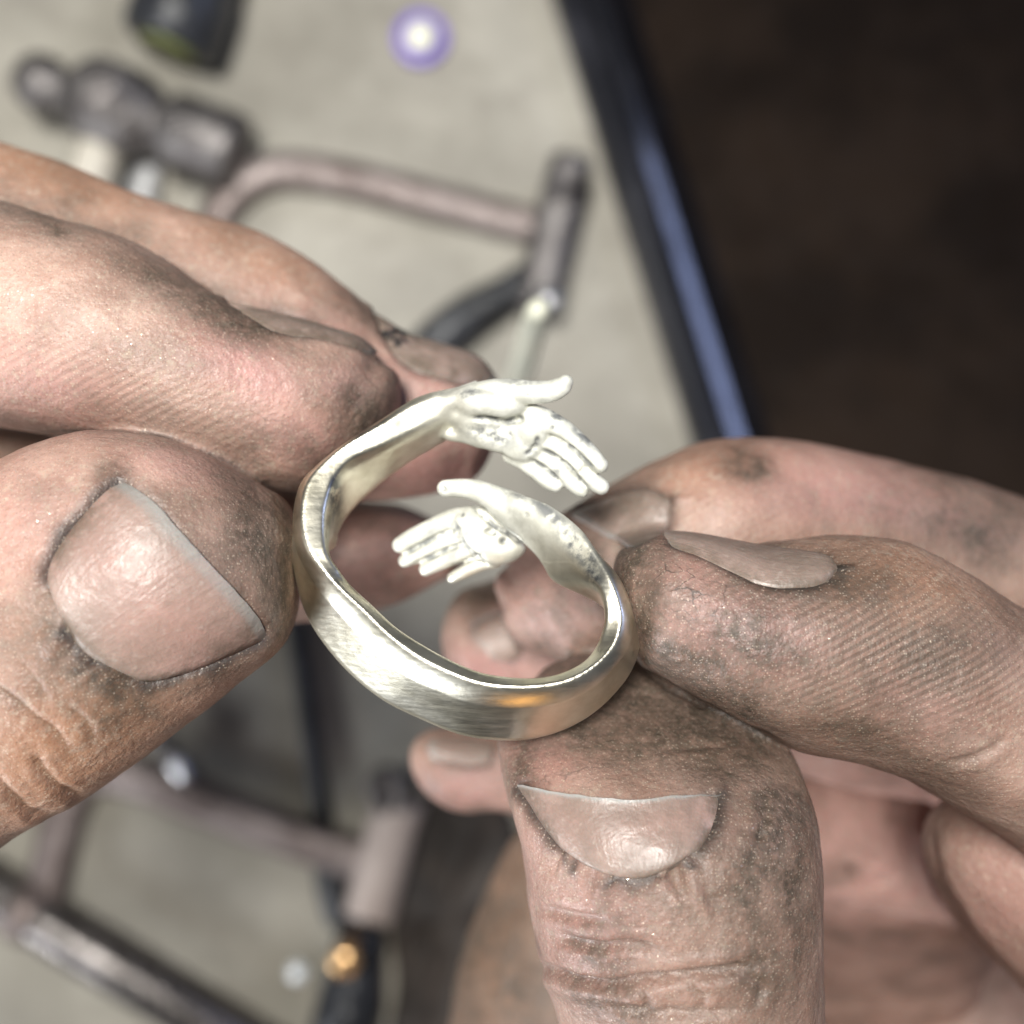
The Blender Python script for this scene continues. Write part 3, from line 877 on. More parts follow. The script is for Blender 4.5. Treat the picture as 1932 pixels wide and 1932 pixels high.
def nail_object(G, bd, thick, dirt, parent, edge_w=0.10, tint=0.6, edge_amt=1.0, smear=False):
    ny, nx, _ = G.shape
    v = []; f = []; at = []
    for layer in (0, 1):
        for j in range(ny):
            for i in range(nx):
                p = G[j, i] - bd * thick * layer
                v.append(tuple(p))
                t = j / (ny - 1); s = abs(2 * i / (nx - 1) - 1)
                e = np.clip((t - (1 - edge_w)) / 0.06, 0, 1) * edge_amt
                dr = dirt * np.clip(max(0.75 if dirt > 0.89 else (0.55 if dirt > 0.86 else 0.42), (s - 0.55) * 2.6, 1.15 - t * 2.6), 0, 1)
                at.append((e, dr, tint * np.clip(1 - abs(t - 0.62) * 2.4, 0, 1)))
    N = ny * nx
    for j in range(ny - 1):
        for i in range(nx - 1):
            a = j * nx + i
            f.append((a, a + 1, a + nx + 1, a + nx)); f.append((N + a, N + a + nx, N + a + nx + 1, N + a + 1))
    for j in range(ny - 1):
        a = j * nx; f.append((a, a + nx, N + a + nx, N + a))
        a = j * nx + nx - 1; f.append((a + nx, a, N + a, N + a + nx))
    for i in range(nx - 1):
        f.append((i + 1, i, N + i, N + i + 1))
        a = (ny - 1) * nx + i; f.append((a, a + 1, N + a + 1, N + a))
    m = bpy.data.meshes.new("fingernail"); m.from_pydata(v, [], f); m.update()
    bm = bmesh.new(); bm.from_mesh(m); bmesh.ops.recalc_face_normals(bm, faces=bm.faces); bm.to_mesh(m); bm.free()
    m.polygons.foreach_set('use_smooth', np.ones(len(m.polygons), bool))
    set_attr(m, "mask", np.array(at))
    va = np.array(v); qx, qy, _ = proj(va)
    sm = np.exp(-((qx - 752) / 34) ** 2 - ((qy - 636) / 16) ** 2) * 1.3 if smear else np.zeros(len(va))
    gt = np.tile(np.stack([np.tile(np.linspace(0, 1, nx), ny), np.repeat(np.linspace(0, 1, ny), nx)], 1), (2, 1))
    set_attr(m, "mask2", np.stack([np.clip(sm, 0, 1), gt[:, 0], gt[:, 1]], 1))
    o = obj_from("fingernail", m, NAIL, parent)
    b = o.modifiers.new("bevel", 'BEVEL'); b.width = thick * 0.3; b.segments = 2; b.limit_method = 'ANGLE'; b.angle_limit = math.radians(50)
    return o

def finish_hand(mb, name, label, voxel, nails, creases, blobs, grime_lines, seed):
    me = remeshed(mb.mesh(name), voxel, 7, name, 0.5)
    co = get_co(me); no = get_no(me)
    px, py, d = proj(co)
    grime_shade = np.zeros(len(co))
    face = np.clip(no[:, 2] * 3 + 0.4, 0, 1)
    # soft unevenness of flesh
    co = co + no * (vnoise(co, 160, seed) * 0.00022 + vnoise(co, 420, seed + 1) * 0.00010 + vnoise(co, 1100, seed + 2) * 0.00003)[:, None]
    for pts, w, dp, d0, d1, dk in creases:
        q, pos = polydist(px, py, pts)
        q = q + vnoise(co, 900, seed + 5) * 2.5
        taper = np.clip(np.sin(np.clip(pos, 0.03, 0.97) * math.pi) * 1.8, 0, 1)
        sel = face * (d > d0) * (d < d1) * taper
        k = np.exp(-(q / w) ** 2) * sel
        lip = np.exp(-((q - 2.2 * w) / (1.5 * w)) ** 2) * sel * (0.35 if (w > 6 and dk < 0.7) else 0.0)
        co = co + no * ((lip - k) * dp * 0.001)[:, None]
        grime_shade = np.maximum(grime_shade, np.exp(-(q / (w * 0.55)) ** 2) * sel * dk)
    set_co(me, co)
    bm_ = bmesh.new(); bm_.from_mesh(me); bvh = BVHTree.FromBMesh(bm_); bm_.free()
    # seat the nails: press the flesh below the plate, raise the folds round it
    objs = []; relax = np.zeros(len(co))
    for (rows, bulge, bdir, dirt, tint, ew, g_amt, edge_amt, free) in nails:
        G, bd, th = nail_plate(rows, bulge, bdir)
        ny, nx, _ = G.shape
        facing_lens = free > 1                    # such a nail is laid on the flesh along the line of sight
        lift = free - 1.0 if facing_lens else 0.12
        D = np.zeros((ny, nx)); org = Vector((0, 0, CAM_H))
        for j in range(ny):
            for i in range(nx):
                v = Vector(G[j, i])
                if facing_lens:
                    hit = bvh.ray_cast(org, (v - org).normalized())
                    D[j, i] = hit[3] - (v - org).length if hit[0] else np.nan
                else:
                    hit = bvh.ray_cast(v + Vector(bd) * 0.0045, -Vector(bd), 0.012)
                    D[j, i] = 0.0045 - hit[3] if hit[0] else np.nan
        D = np.where(np.isnan(D), np.nanmedian(D), D)
        for _ in range(6):
            E = np.pad(D, 1, mode='edge')
            E[0] = 2 * E[1] - E[2]; E[-1] = 2 * E[-2] - E[-3]; E[:, 0] = 2 * E[:, 1] - E[:, 2]; E[:, -1] = 2 * E[:, -2] - E[:, -3]
            D = 0.5 * D + 0.125 * (E[:-2, 1:-1] + E[2:, 1:-1] + E[1:-1, :-2] + E[1:-1, 2:])
        if facing_lens:
            ray = G - np.array([0, 0, CAM_H]); ray /= np.linalg.norm(ray, axis=2)[..., None]
            G = G + ray * D[..., None]
        else:
            G = G + bd * D[..., None]
        tt = np.linspace(0, 1, ny)[:, None]; ss = np.linspace(-1, 1, nx)[None, :]
        up = (0.00006 if facing_lens else -0.00006) + (0.00026 if facing_lens else 0.00012) * (1 - ss ** 2) * np.sin(np.clip(tt * 1.3, 0, 1) * math.pi * 0.5) - 0.00034 * np.abs(ss) ** 4 + lift * 0.001 * np.clip((tt - 0.45) / 0.55, 0, 1) ** 2 * (1 - 0.35 * ss ** 2) - 0.00012 * np.clip(1 - tt / 0.2, 0, 1)
        gv = np.cross(np.gradient(G, axis=1), np.gradient(G, axis=0)); gv /= np.linalg.norm(gv, axis=2)[..., None] + 1e-12
        gv[(gv @ bd) < 0] *= -1
        G = G + gv * up[..., None]
        # the worn free edge is not quite straight
        along = np.gradient(G, axis=0); along /= np.linalg.norm(along, axis=2)[..., None] + 1e-12
        wv = vnoise(G.reshape(-1, 3), 500, seed + 31).reshape(ny, nx) * 0.00010 + vnoise(G.reshape(-1, 3), 1500, seed + 32).reshape(ny, nx) * 0.00008
        G = G + along * (wv * np.clip((tt - 0.7) / 0.3, 0, 1) - 0.0007 * np.abs(ss) ** 5 * np.clip((tt - 0.7) / 0.3, 0, 1))[..., None]
        bd = gv.mean((0, 1)); bd /= np.linalg.norm(bd)
        th = th if facing_lens else th * 0.6
        objs.append((G, bd, th, dirt, tint, ew, edge_amt))
        fy, fx = 110, 110
        jj_ = np.linspace(0, ny - 1.001, fy); ii_ = np.linspace(0, nx - 1.001, fx)
        j0 = jj_.astype(int); i0 = ii_.astype(int); fj = (jj_ - j0)[:, None, None]; fi_ = (ii_ - i0)[None, :, None]
        FG = (G[j0][:, i0] * (1 - fj) * (1 - fi_) + G[j0 + 1][:, i0] * fj * (1 - fi_) + G[j0][:, i0 + 1] * (1 - fj) * fi_ + G[j0 + 1][:, i0 + 1] * fj * fi_)
        flat = FG.reshape(-1, 3)
        FN = np.cross(np.gradient(FG, axis=1), np.gradient(FG, axis=0)); FN /= np.linalg.norm(FN, axis=2)[..., None] + 1e-12
        cj = np.clip(np.arange(fy), 12, fy - 13); ci = np.clip(np.arange(fx), 5, fx - 6)
        FN = FN[cj][:, ci].reshape(-1, 3); FN[(FN @ bd) < 0] *= -1
        kd = KDTree(len(flat))
        for q_, v_ in enumerate(flat): kd.insert(v_, q_)
        kd.balance()
        c = flat.mean(0); rad = np.linalg.norm(flat - c, axis=1).max() + 0.004
        cand = np.where(np.linalg.norm(co - c, axis=1) < rad)[0]
        if len(cand) == 0: continue
        P = co[cand]
        bi = np.array([kd.find(v_)[1] for v_ in P])
        jj, ii = bi // fx, bi % fx
        rel = P - flat[bi]
        ln = FN[bi]
        h = (rel * ln).sum(1)                     # height above the plate
        lat = np.linalg.norm(rel - h[:, None] * ln, axis=1)
        edge_d = np.minimum.reduce([ii, fx - 1 - ii, jj])
        d3 = np.linalg.norm(rel, axis=1)
        inside = ((edge_d > 1) & (jj < fy - 2) & ((d3 < 0.0012) | (edge_d > 7))) | ((lat < 0.0002) & (edge_d > 0) & (jj < fy - 1))
        under = inside & (h > -0.00060) & (d3 < 0.0017)
        co[cand[under]] -= (h[under] + 0.00060)[:, None] * ln[under]
        border = ~inside & (d3 < 0.0024) & (jj < fy - 2)
        k = np.clip(1 - d3 / 0.0024, 0, 1)
        tgt = 0.00045 * np.sin(np.clip(k, 0, 1) * math.pi * 0.85)
        dh = np.clip((tgt - h) * k * k * (3 - 2 * k) * 0.9, -0.003 if free > 1 else -0.0006, 0.0014 if free > 1 else 0.0007)
        co[cand[border]] += dh[border][:, None] * ln[border]
        relax[cand] = np.maximum(relax[cand], np.clip(1.5 - d3 / 0.0014, 0, 1))
        wob = 0.6 + 0.6 * (vnoise(P, 700, seed + 21) * 0.5 + 0.5)
        line = 1.2 * np.exp(-(d3 / (0.00070 * wob)) ** 2) * (edge_d < 3) * (jj < fy - 1) * (np.abs(h) < 0.002) * g_amt
        line = np.maximum(line, inside * 0.8 * (edge_d < 6) * (d3 < 0.0011))
        line = np.clip(line * 1.2, 0, 1)
        line = np.maximum(line, np.exp(-(d3 / 0.00075) ** 2) * (jj == fy - 1) * (np.abs(h) < 0.0016) * g_amt * 0.6)
        grime_shade[cand] = np.maximum(grime_shade[cand], line)
    # even out the steps left in the flesh round the nails
    ne = len(me.edges); ev = np.empty(ne * 2, np.int32); me.edges.foreach_get('vertices', ev); ev = ev.reshape(-1, 2)
    ev = ev[(relax[ev[:, 0]] > 0) | (relax[ev[:, 1]] > 0)]
    deg = np.maximum(np.bincount(ev.ravel(), minlength=len(co)), 1)
    for _ in range(5):
        acc = np.stack([np.bincount(ev[:, 0], co[ev[:, 1], a], len(co)) + np.bincount(ev[:, 1], co[ev[:, 0], a], len(co)) for a in range(3)], 1)
        av = acc / deg[:, None]
        w_ = (relax * 0.55)[:, None]
        co = co * (1 - w_) + av * w_
    gs = grime_shade.copy()
    for _ in range(2):
        gav = (np.bincount(ev[:, 0], gs[ev[:, 1]], len(co)) + np.bincount(ev[:, 1], gs[ev[:, 0]], len(co))) / deg
        gs = np.where(relax > 0, 0.5 * gs + 0.5 * gav, gs)
    grime_shade = gs
    for pts, w, amt, d0, d1 in grime_lines:
        q, pos = polydist(px, py, pts)
        q = q + vnoise(co, 1500, seed + 8) * 3
        grime_shade = np.maximum(grime_shade, np.exp(-(q / w) ** 2) * amt * (d > d0) * (d < d1) * face)
    set_co(me, co)
    M = {c: np.zeros(len(co)) for c in 'dpcrt'}
    for ch, x, y, rx, ry, rot, s, d0, d1 in blobs:
        a = math.radians(rot)
        u = (px - x) * math.cos(a) + (py - y) * math.sin(a); v = -(px - x) * math.sin(a) + (py - y) * math.cos(a)
        M[ch] = np.maximum(M[ch], np.exp(-((u / rx) ** 2 + (v / ry) ** 2)) * s * (d > d0) * (d < d1))
    n = vnoise(co, 350, seed + 11) * 0.5 + 0.5
    M['d'] = np.clip(M['d'] * (0.75 + 0.5 * n), 0, 1)
    set_attr(me, "mask", np.stack([M['d'], M['p'], M['c']], 1))
    set_attr(me, "mask2", np.stack([M['r'], np.clip(grime_shade, 0, 1), M['t']], 1))
    me.polygons.foreach_set('use_smooth', np.ones(len(me.polygons), bool))
    o = obj_from("hand", me, SKIN)
    tag(o, label, "hand")
    for (G, bd, th, dirt, tint, ew, ea) in objs:
        nail_object(G, bd, th, dirt, o, ew, tint, ea, smear=(seed < 2 and abs(dirt - 0.91) < 1e-6))
    return o

# ------------------------------------------------------------------ left hand
L = MB()
loft(L, [  # index
    (-420, 290, -560, 740, 87, 9.5), (-150, 335, -300, 745, 86, 9.2), (0, 382, -150, 760, 85.4, 9), (120, 418, -30, 800, 85.2, 8.8), (240, 449, 110, 826, 85.2, 8.6),
    (310, 487, 200, 845, 85.2, 8.4), (400, 545, 297, 872, 85.3, 8.2), (480, 580, 383, 893, 85.6, 8), (560, 602, 463, 912, 86.2, 7.8),
    (640, 625, 543, 926, 86.6, 7.4), (695, 652, 607, 915, 87.2, 6.8), (724, 695, 650, 888, 87.5, 5.6)], (742, 790, 88))
loft(L, [  # middle
    (-420, 170, -560, 700, 100, 9.5), (-150, 232, -300, 700, 99, 9.3), (0, 272, -110, 700, 98, 9), (110, 306, 0, 730, 97.5, 9), (225, 360, 110, 770, 97.5, 8.8), (375, 405, 270, 815, 97, 8.5),
    (475, 437, 380, 840, 97, 8.4), (570, 482, 480, 872, 97, 8.2), (685, 572, 575, 912, 97.5, 7.8), (760, 625, 650, 940, 98, 7.5),
    (850, 655, 740, 945, 98, 7), (912, 682, 825, 932, 98.5, 6.2), (935, 715, 872, 910, 98.5, 5.2)], (938, 830, 99))
loft(L, [  # ring finger, deeper
    (-300, 780, -340, 1160, 112, 9), (100, 800, 60, 1160, 111, 8.5), (300, 830, 260, 1160, 110, 8.2), (500, 890, 460, 1175, 109, 8), (650, 940, 620, 1165, 108, 7.5),
    (760, 955, 745, 1142, 108, 6.5), (835, 985, 828, 1098, 108, 4.8)], (885, 1030, 108))
loft(L, [  # thumb
    (-700, 1330, -350, 1900, 88, 11), (-520, 1200, -160, 1745, 83, 10.5), (-330, 1080, 0, 1603, 80, 10), (-180, 990, 150, 1511, 79, 9.6), (-70, 920, 250, 1441, 78.5, 9.3), (20, 864, 325, 1386, 78, 9),
    (100, 832, 400, 1328, 78, 8.7), (200, 815, 470, 1272, 78, 8.3), (300, 826, 525, 1221, 78.3, 7.7), (385, 858, 550, 1165, 78.8, 6.8),
    (455, 892, 557, 1105, 79.3, 5.6), (508, 925, 558, 1050, 79.8, 4.0)], (556, 985, 80.2))
loft(L, [(-900, 300, -900, 2000, 104, 17), (-520, 330, -560, 1750, 100, 16), (-330, 420, -420, 1450, 97, 12)], (-150, 900, 97), e=0.95)   # palm, left of the picture
BIGD = 1e4
left_nails = [
    # thumb nail
    ([(128, 1190, 70.4, 196, 1258, 70.4), (92, 1120, 70.4, 252, 1284, 70.4), (88, 1080, 70.6, 300, 1290, 71.0), (108, 1030, 70.7, 368, 1271, 71.3), (155, 968, 70.8, 438, 1243, 71.7), (205, 918, 71.0, 492, 1216, 72.2), (254, 898, 71.5, 522, 1190, 72.8)],
     1.7, (0.0, 0.0, 1.0), 0.84, 0.75, 0.12, 1.0, 0.75, 1.04),
    # index nail, edge on
    ([(430, 592, 84.4, 430, 588, 86), (462, 606, 82.4, 460, 596, 88), (520, 624, 81.0, 516, 611, 89.5), (600, 634, 82.1, 598, 620, 90), (665, 646, 83.2, 662, 634, 91), (710, 664, 85.5, 707, 654, 91.5)],
     0.85, (0.25, 0.95, 0.2), 0.9, 0.1, 0.06, 0.9, 0.4, True),
    # middle nail
    ([(705, 606, 96, 704, 602, 100), (740, 640, 92.5, 735, 622, 103), (785, 668, 91.5, 785, 648, 104), (840, 679, 91.8, 845, 664, 105), (895, 684, 92.8, 898, 676, 105), (938, 706, 95, 936, 698, 104)],
     0.7, (0.25, 0.95, 0.2), 0.91, 0.1, 0.06, 0.7, 0.4, True),
]
left_creases = [
    ([(-60, 862), (0, 836), (50, 823), (94, 817), (150, 811), (207, 812), (275, 818), (340, 832), (434, 873), (510, 917), (552, 950)], 7, 0.0, 60, 92, 0.8),  # seam of thumb and index: its shade painted dark, nothing carved
    ([(-30, 1280), (0, 1301), (50, 1341), (100, 1381), (145, 1430)], 10, 0.26, 60, 90, 0.35),
    ([(60, 1420), (80, 1456), (110, 1484), (155, 1502)], 10, 0.28, 60, 90, 0.3),
    ([(-20, 1455), (20, 1500), (55, 1530), (105, 1531)], 10, 0.28, 60, 90, 0.35),
    ([(120, 1330), (160, 1360), (180, 1400)], 8, 0.2, 60, 90, 0.1),
    ([(30, 1240), (70, 1290), (90, 1330)], 8, 0.15, 60, 90, 0.1),
    ([(205, 915), (225, 900), (240, 888)], 6, 0.3, 60, 80, 0.5),
]
left_blobs = [
    ('r', 250, 740, 260, 60, 18, 0.4, 60, 92), ('d', 500, 1000, 90, 200, -30, 0.7, 60, 83), ('d', 100, 1250, 140, 120, 0, 0.35, 60, 90),
    ('d', 420, 590, 190, 60, 25, 0.75, 60, 93), ('d', 690, 800, 70, 90, 20, 0.85, 60, 95), ('d', 300, 520, 200, 40, 25, 0.65, 60, 93), ('d', 100, 420, 200, 40, 15, 0.5, 60, 92),
    ('d', 600, 860, 130, 40, 20, 0.55, 60, 95), ('d', 250, 790, 260, 45, 10, 0.40, 60, 95), ('d', 330, 660, 100, 50, 20, 0.3, 60, 93),
    ('p', 470, 700, 120, 60, 30, 1.0, 60, 95), ('p', 560, 820, 120, 60, 30, 0.7, 60, 95), ('p', 60, 730, 200, 90, 15, 0.6, 60, 95), ('p', 640, 730, 60, 50, 0, 0.5, 60, 95),
    ('c', 560, 790, 140, 80, 20, 0.5, 60, 95), ('c', 690, 760, 50, 90, 20, 0.55, 60, 95),
    ('r', 150, 700, 200, 60, 15, 0.25, 60, 95),
    ('d', 470, 960, 70, 130, -35, 0.75, 60, 83), ('d', 520, 1100, 40, 130, -10, 0.85, 60, 83), ('d', 210, 890, 40, 30, 0, 0.6, 60, 83), ('d', 420, 1260, 120, 20, -30, 0.55, 60, 83),
    ('d', 260, 1320, 220, 26, -35, 0.35, 60, 83), ('d', 190, 1290, 120, 30, 30, 0.6, 60, 83),
    ('t', 150, 1400, 320, 160, -35, 0.95, 60, 90), ('t', 60, 1150, 90, 160, 0, 0.6, 60, 90), ('p', 30, 1000, 120, 160, 30, 0.45, 60, 90), ('p', 330, 880, 130, 40, 10, 0.5, 60, 83), ('c', 500, 980, 60, 160, -25, 0.4, 60, 83),
    ('t', 80, 310, 250, 70, 20, 0.9, 86, 110), ('t', 480, 470, 200, 50, 30, 0.6, 86, 110), ('p', 620, 640, 130, 50, 30, 0.5, 88, 110), ('d', 780, 640, 120, 30, 25, 0.8, 86, 110), ('p', 780, 740, 130, 70, 20, 0.7, 86, 110),
    ('p', 800, 890, 160, 70, 0, 0.9, 86, 112), ('d', 700, 1050, 200, 120, 0, 0.35, 98, 130), ('p', 700, 1050, 200, 120, 0, 0.8, 98, 130),
]
left_grime = [([(715, 622), (740, 632), (765, 640), (785, 652)], 9, 0.9, 85, 100), ([(740, 625), (770, 648)], 6, 0.8, 85, 100), ([(795, 652), (800, 656)], 4, 0.9, 85, 100)]
lh = finish_hand(L, "left_hand", "dusty left hand reaching in from the left, pinching the ring between thumb and index fingertip", 0.00027,
                 left_nails, left_creases, left_blobs, left_grime, 1.0)

# ------------------------------------------------------------------ right hand
Rh = MB()
loft(Rh, [  # index
    (2500, 1420, 2400, 1900, 92, 10), (2150, 1262, 2060, 1690, 87, 9.5), (1932, 1151, 1850, 1555, 83, 9), (1816, 1076, 1720, 1475, 81.5, 8.8), (1716, 1023, 1605, 1432, 81, 8.6), (1616, 1008, 1495, 1408, 80.5, 8.4),
    (1500, 1015, 1395, 1366, 80, 8.2), (1401, 1018, 1312, 1322, 80, 7.9), (1310, 1006, 1245, 1280, 80, 7.4), (1240, 1009, 1208, 1252, 80, 6.6), (1192, 1032, 1188, 1205, 80, 5.2)], (1158, 1105, 80.2))
loft(Rh, [  # middle, bent over behind the index
    (2500, 1160, 2450, 1500, 112, 9), (2150, 1010, 2100, 1360, 108, 9), (1932, 945, 1885, 1260, 105, 9), (1741, 885, 1700, 1205, 102, 9), (1566, 845, 1520, 1185, 99, 8.8), (1441, 826, 1400, 1185, 97, 8.6),
    (1340, 832, 1332, 1205, 96, 8.4), (1246, 864, 1290, 1225, 96, 8), (1150, 915, 1222, 1250, 96.5, 7.6), (1062, 966, 1150, 1262, 97, 7), (990, 1025, 1085, 1260, 97.5, 6), (952, 1075, 1030, 1235, 98, 4.6)], (950, 1165, 98.3))
loft(Rh, [  # ring finger
    (2300, 1300, 2250, 1620, 122, 9), (1700, 1180, 1680, 1500, 118, 8.5), (1300, 1085, 1310, 1420, 114, 8), (1100, 1080, 1150, 1400, 112, 8), (970, 1085, 1020, 1372, 111.5, 7.4), (890, 1105, 915, 1330, 111, 6)], (836, 1228, 111))
loft(Rh, [  # little finger
    (2200, 1500, 2150, 1800, 130, 8.5), (1600, 1400, 1600, 1700, 126, 8), (1300, 1345, 1300, 1620, 122, 7.5), (1100, 1340, 1100, 1565, 120, 7), (950, 1348, 965, 1530, 119, 6.5), (850, 1372, 885, 1531, 118.5, 5.2)], (776, 1445, 118.5))
loft(Rh, [  # thumb: x_left,y_left,x_right,y_right
    (1230, 2550, 1720, 2550, 92, 11), (1110, 2150, 1580, 2150, 86, 10.4), (1061, 1932, 1549, 1932, 82, 9.8), (1031, 1841, 1548, 1830, 80.8, 9.5), (1011, 1766, 1548, 1750, 80, 9.2), (994, 1680, 1547, 1666, 79.6, 9.1), (978, 1580, 1540, 1590, 79.5, 9.0),
    (960, 1510, 1529, 1522, 80, 8.9), (944, 1440, 1508, 1462, 81.5, 8.6), (940, 1385, 1480, 1405, 84, 8.1), (965, 1330, 1420, 1345, 86.5, 7.2), (1010, 1285, 1345, 1292, 88.5, 5.6)], (1180, 1235, 90.5))
loft(Rh, [  # root of the index and the web of the thumb, lower right
    (2050, 1420, 2300, 1520, 96, 9), (1900, 1465, 2230, 1640, 95, 9), (1775, 1545, 2200, 1700, 95, 9.5), (1762, 1640, 2200, 1800, 96, 10), (1815, 1745, 2200, 1900, 98, 10), (1925, 1860, 2260, 2030, 101, 10)], (2300, 2200, 104))
loft(Rh, [  # flesh of the folded fingers behind the thumb
    (1480, 1340, 2100, 1230, 138, 10), (1440, 1440, 2150, 1400, 136, 10), (1420, 1540, 2050, 1520, 134, 10), (1400, 1640, 1980, 1640, 137, 9), (1380, 1735, 1900, 1755, 146, 8), (1360, 1825, 1850, 1850, 158, 8)], (1600, 1960, 170))
loft(Rh, [  # hollow of the palm
    (1300, 1500, 2300, 1400, 165, 8), (1300, 1800, 2300, 1850, 168, 8), (1250, 2000, 2300, 2050, 160, 10), (1250, 2200, 2400, 2300, 140, 14)], (1800, 2500, 130))
loft(Rh, [  # heel of the palm, left of the thumb
    (1000, 1540, 1400, 1480, 140, 6), (925, 1660, 1420, 1640, 139, 7), (878, 1780, 1450, 1780, 138, 8.5), (850, 1920, 1500, 1920, 136, 9.5), (860, 2100, 1600, 2150, 134, 12), (1000, 2350, 1800, 2400, 130, 14)], (1450, 2600, 122))
right_nails = [
    # thumb nail, seen along its length
    ([(1120, 1634, 71.0, 1270, 1630, 71.0), (1066, 1610, 71.0, 1310, 1606, 71.0), (1030, 1575, 71.3, 1336, 1576, 71.3), (1006, 1538, 71.4, 1350, 1540, 71.4), (986, 1504, 71.6, 1356, 1512, 71.6), (974, 1482, 72.4, 1356, 1494, 72.0), (968, 1466, 73.4, 1354, 1486, 72.6)],
     2.2, (0.0, -0.45, 0.9), 0.88, 0.45, 0.10, 1.0, 0.9, 1.5),
    # index nail, turned up
    ([(1580, 1090, 74.6, 1577, 1082, 75.4), (1560, 1104, 73.8, 1562, 1066, 76.4), (1515, 1112, 73.4, 1510, 1054, 77.6), (1450, 1106, 73.4, 1440, 1044, 79.5), (1395, 1074, 73.8, 1388, 1030, 82), (1320, 1032, 74.8, 1324, 1014, 83), (1250, 1009, 76.6, 1258, 1004, 84)],
     0.45, (-0.10, 0.80, 0.55), 0.85, 0.05, 0.06, 0.75, 0.2, True),
    # middle nail
    ([(1262, 935, 90, 1266, 962, 88.6), (1228, 918, 90.5, 1262, 988, 88.2), (1180, 922, 90.5, 1240, 1010, 88.2), (1130, 940, 90.5, 1215, 1024, 88.5), (1090, 957, 90.8, 1198, 1031, 88.8), (1064, 972, 91.2, 1186, 1034, 89.2)],
     1.0, (-0.25, 0.25, 1.0), 1.0, 0.1, 0.14, 0.7, 0.7, 1.3),
    # ring nail
    ([(950, 1160, 106, 980, 1215, 105), (930, 1160, 105.6, 980, 1236, 104.8), (903, 1174, 105.2, 970, 1246, 104.6), (882, 1194, 105, 950, 1252, 104.8)],
     1.0, (-0.2, -0.1, 1.0), 0.4, 0.1, 0.12, 0.6, 0.5, 1.2),
    # little nail
    ([(930, 1398, 113.6, 925, 1440, 113), (890, 1390, 113.8, 890, 1445, 113), (850, 1388, 114.2, 850, 1440, 113.2), (810, 1394, 115, 812, 1432, 114)],
     0.8, (-0.1, 0.2, 1.0), 0.3, 0.1, 0.14, 0.5, 0.7, 1.2),
]
right_creases = [
    ([(1190, 1250), (1266, 1297), (1341, 1337), (1416, 1376), (1500, 1412)], 5, 0.5, 60, 95, 0.75),  # carved seam of index and thumb, its shade painted in
    ([(1745, 1500), (1755, 1560), (1772, 1660), (1830, 1760), (1930, 1862)], 10, 0.4, 88, 140, 0.3),  # edge of the index root; contact shade painted into the groove
    ([(1010, 1815), (1051, 1832), (1090, 1850), (1160, 1859), (1266, 1846), (1366, 1831), (1440, 1815)], 10, 0.75, 60, 92, 0.45),
    ([(1045, 1762), (1090, 1778), (1140, 1784), (1191, 1781), (1270, 1800)], 9, 0.5, 60, 92, 0.25),
    ([(1015, 1712), (1060, 1722), (1100, 1730), (1150, 1733)], 9, 0.35, 60, 92, 0.12),
    ([(1150, 1900), (1216, 1912), (1300, 1912), (1420, 1900)], 9, 0.45, 60, 92, 0.2),
    ([(1200, 1862), (1225, 1890), (1215, 1912)], 7, 0.3, 60, 92, 0.15),
    ([(1290, 1850), (1330, 1880), (1320, 1910)], 7, 0.3, 60, 92, 0.15),
    ([(1400, 1836), (1440, 1860), (1420, 1900)], 7, 0.25, 60, 92, 0.1),
    ([(1430, 1500), (1445, 1540), (1430, 1600)], 9, 0.18, 60, 92, 0.08),
    ([(1310, 1670), (1320, 1700), (1340, 1730)], 9, -0.3, 60, 92, 0.0),
    ([(1220, 1425), (1280, 1412), (1340, 1408), (1370, 1412)], 7, 0.15, 60, 95, 0.0),
    ([(1900, 1385), (1880, 1410), (1840, 1430), (1780, 1440)], 7, 0.3, 60, 92, 0.15),
    ([(1380, 1560), (1460, 1580)], 8, 0.1, 60, 92, 0.05),
    ([(1590, 1630), (1640, 1660), (1700, 1660)], 12, 0.4, 100, 140, 0.1),
]
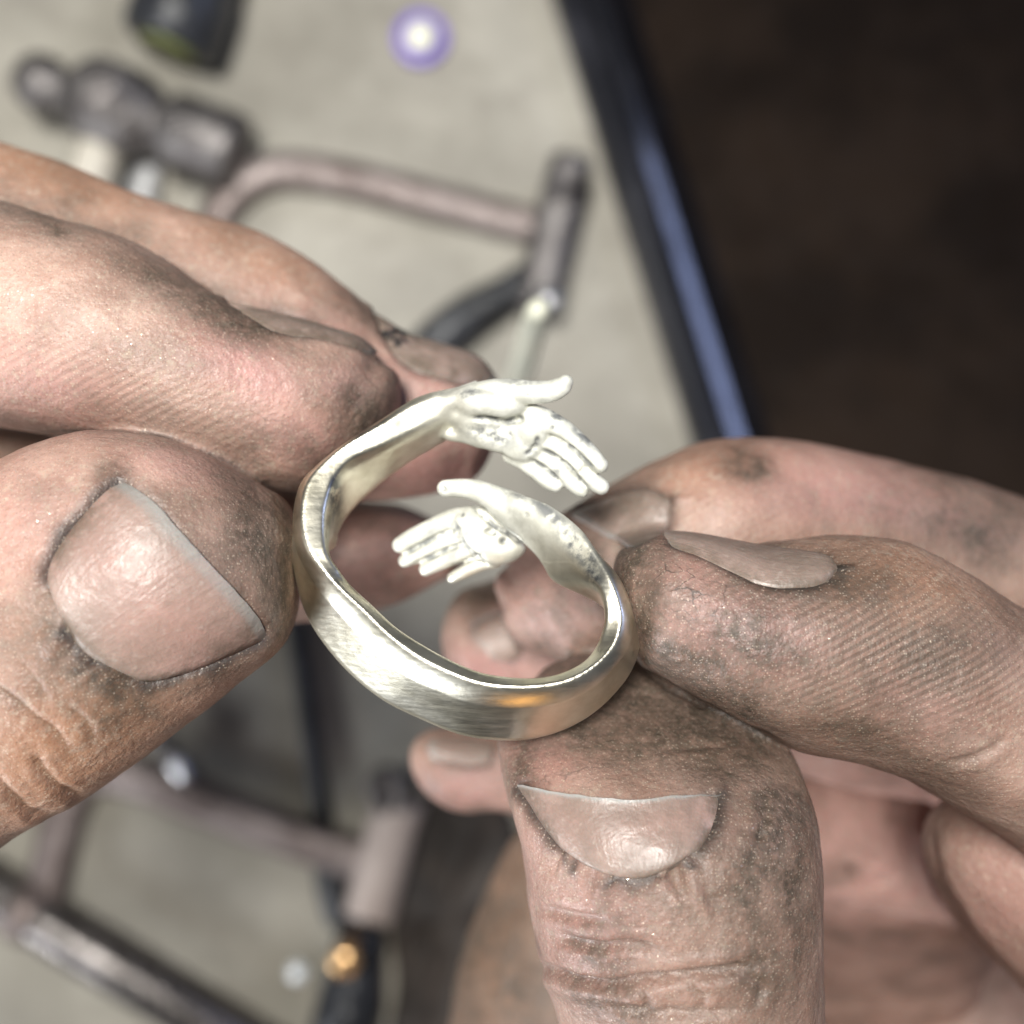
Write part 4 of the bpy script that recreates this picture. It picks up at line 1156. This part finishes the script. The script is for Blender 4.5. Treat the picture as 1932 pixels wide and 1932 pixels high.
right_blobs = [
    # index
    ('d', 1180, 1090, 60, 130, 0, 0.8, 60, 92), ('d', 1560, 1100, 220, 60, 10, 0.7, 60, 92), ('d', 1480, 1330, 330, 70, 22, 0.6, 60, 92), ('d', 1740, 1260, 180, 160, 30, 0.55, 60, 92), ('d', 1280, 1260, 120, 50, 30, 0.7, 60, 92),
    ('p', 1400, 1190, 150, 70, 15, 1.0, 60, 92), ('p', 1300, 1100, 100, 60, 20, 0.5, 60, 92), ('t', 1700, 1100, 200, 90, 20, 0.7, 60, 92), ('p', 1740, 1330, 120, 60, 20, 0.4, 60, 92),
    ('c', 1300, 1110, 150, 80, 15, 1.0, 60, 92), ('c', 1400, 1200, 130, 80, 10, 0.8, 60, 92), ('c', 1260, 1220, 90, 60, 20, 0.4, 60, 92),
    ('r', 1720, 1240, 200, 90, 15, 1.0, 60, 92), ('r', 1580, 1300, 130, 60, 15, 0.6, 60, 92),
    # thumb
    ('d', 1200, 1370, 330, 90, 5, 1.0, 60, 99), ('d', 1350, 1420, 160, 80, 10, 0.9, 60, 99), ('d', 1460, 1560, 90, 260, 0, 0.65, 60, 99), ('d', 1430, 1800, 120, 160, 0, 0.65, 60, 95), ('d', 1000, 1450, 60, 60, 0, 0.4, 60, 95),
    ('p', 1020, 1440, 90, 60, 10, 0.7, 60, 99), ('p', 1100, 1760, 130, 140, 0, 0.6, 60, 95), ('c', 1040, 1430, 120, 50, 0, 0.9, 60, 99), ('c', 1250, 1400, 160, 40, 0, 0.5, 60, 99), ('p', 1000, 1650, 40, 120, 0, 0.5, 60, 95),
    ('d', 1200, 1690, 160, 30, 0, 0.3, 60, 95),
    ('d', 1250, 1330, 320, 140, 10, 1.0, 60, 99), ('d', 1260, 1720, 340, 340, 0, 0.42, 60, 99), ('d', 1450, 1220, 350, 170, 15, 0.45, 60, 92), ('d', 1500, 1700, 60, 300, 0, 0.7, 60, 95), ('d', 1640, 1200, 260, 170, 20, 0.45, 60, 92), ('r', 1640, 1180, 320, 120, 18, 0.6, 60, 92), ('d', 1180, 1600, 200, 40, 0, 0.3, 60, 95), ('d', 1210, 1150, 70, 150, 0, 0.7, 60, 92),
    ('d', 960, 1800, 200, 350, 0, 0.75, 120, 170), ('d', 1700, 1650, 300, 300, 0, 0.25, 100, 175), ('p', 1680, 1600, 320, 260, 0, 0.8, 100, 175), ('d', 870, 1500, 150, 100, 0, 0.35, 110, 130), ('d', 1850, 980, 250, 120, 0, 0.6, 84, 118),  # the 'd' blobs darken palm, heel and far finger in place of shade
    # middle and others
    ('p', 1600, 920, 250, 80, 8, 0.75, 84, 115), ('t', 1350, 880, 140, 60, 0, 0.8, 84, 115), ('d', 1400, 880, 60, 40, 20, 0.7, 84, 115), ('d', 1110, 1040, 70, 50, 20, 0.85, 84, 108), ('c', 1110, 1040, 70, 50, 20, 0.9, 84, 108),
    ('d', 1180, 960, 60, 60, 0, 0.4, 84, 108), ('p', 1030, 1160, 110, 110, 0, 0.6, 84, 108), ('d', 1030, 1160, 110, 110, 0, 0.35, 84, 108),
    ('p', 930, 1260, 130, 50, 0, 1.0, 100, 120), ('d', 900, 1120, 60, 60, 0, 0.7, 100, 120), ('p', 870, 1490, 120, 60, 0, 1.0, 110, 130), ('t', 960, 1800, 200, 300, 0, 1.0, 120, 160),
    ('d', 1650, 1600, 250, 200, 0, 0.2, 100, 140), ('p', 1880, 1700, 150, 160, 0, 0.5, 84, 110),
]
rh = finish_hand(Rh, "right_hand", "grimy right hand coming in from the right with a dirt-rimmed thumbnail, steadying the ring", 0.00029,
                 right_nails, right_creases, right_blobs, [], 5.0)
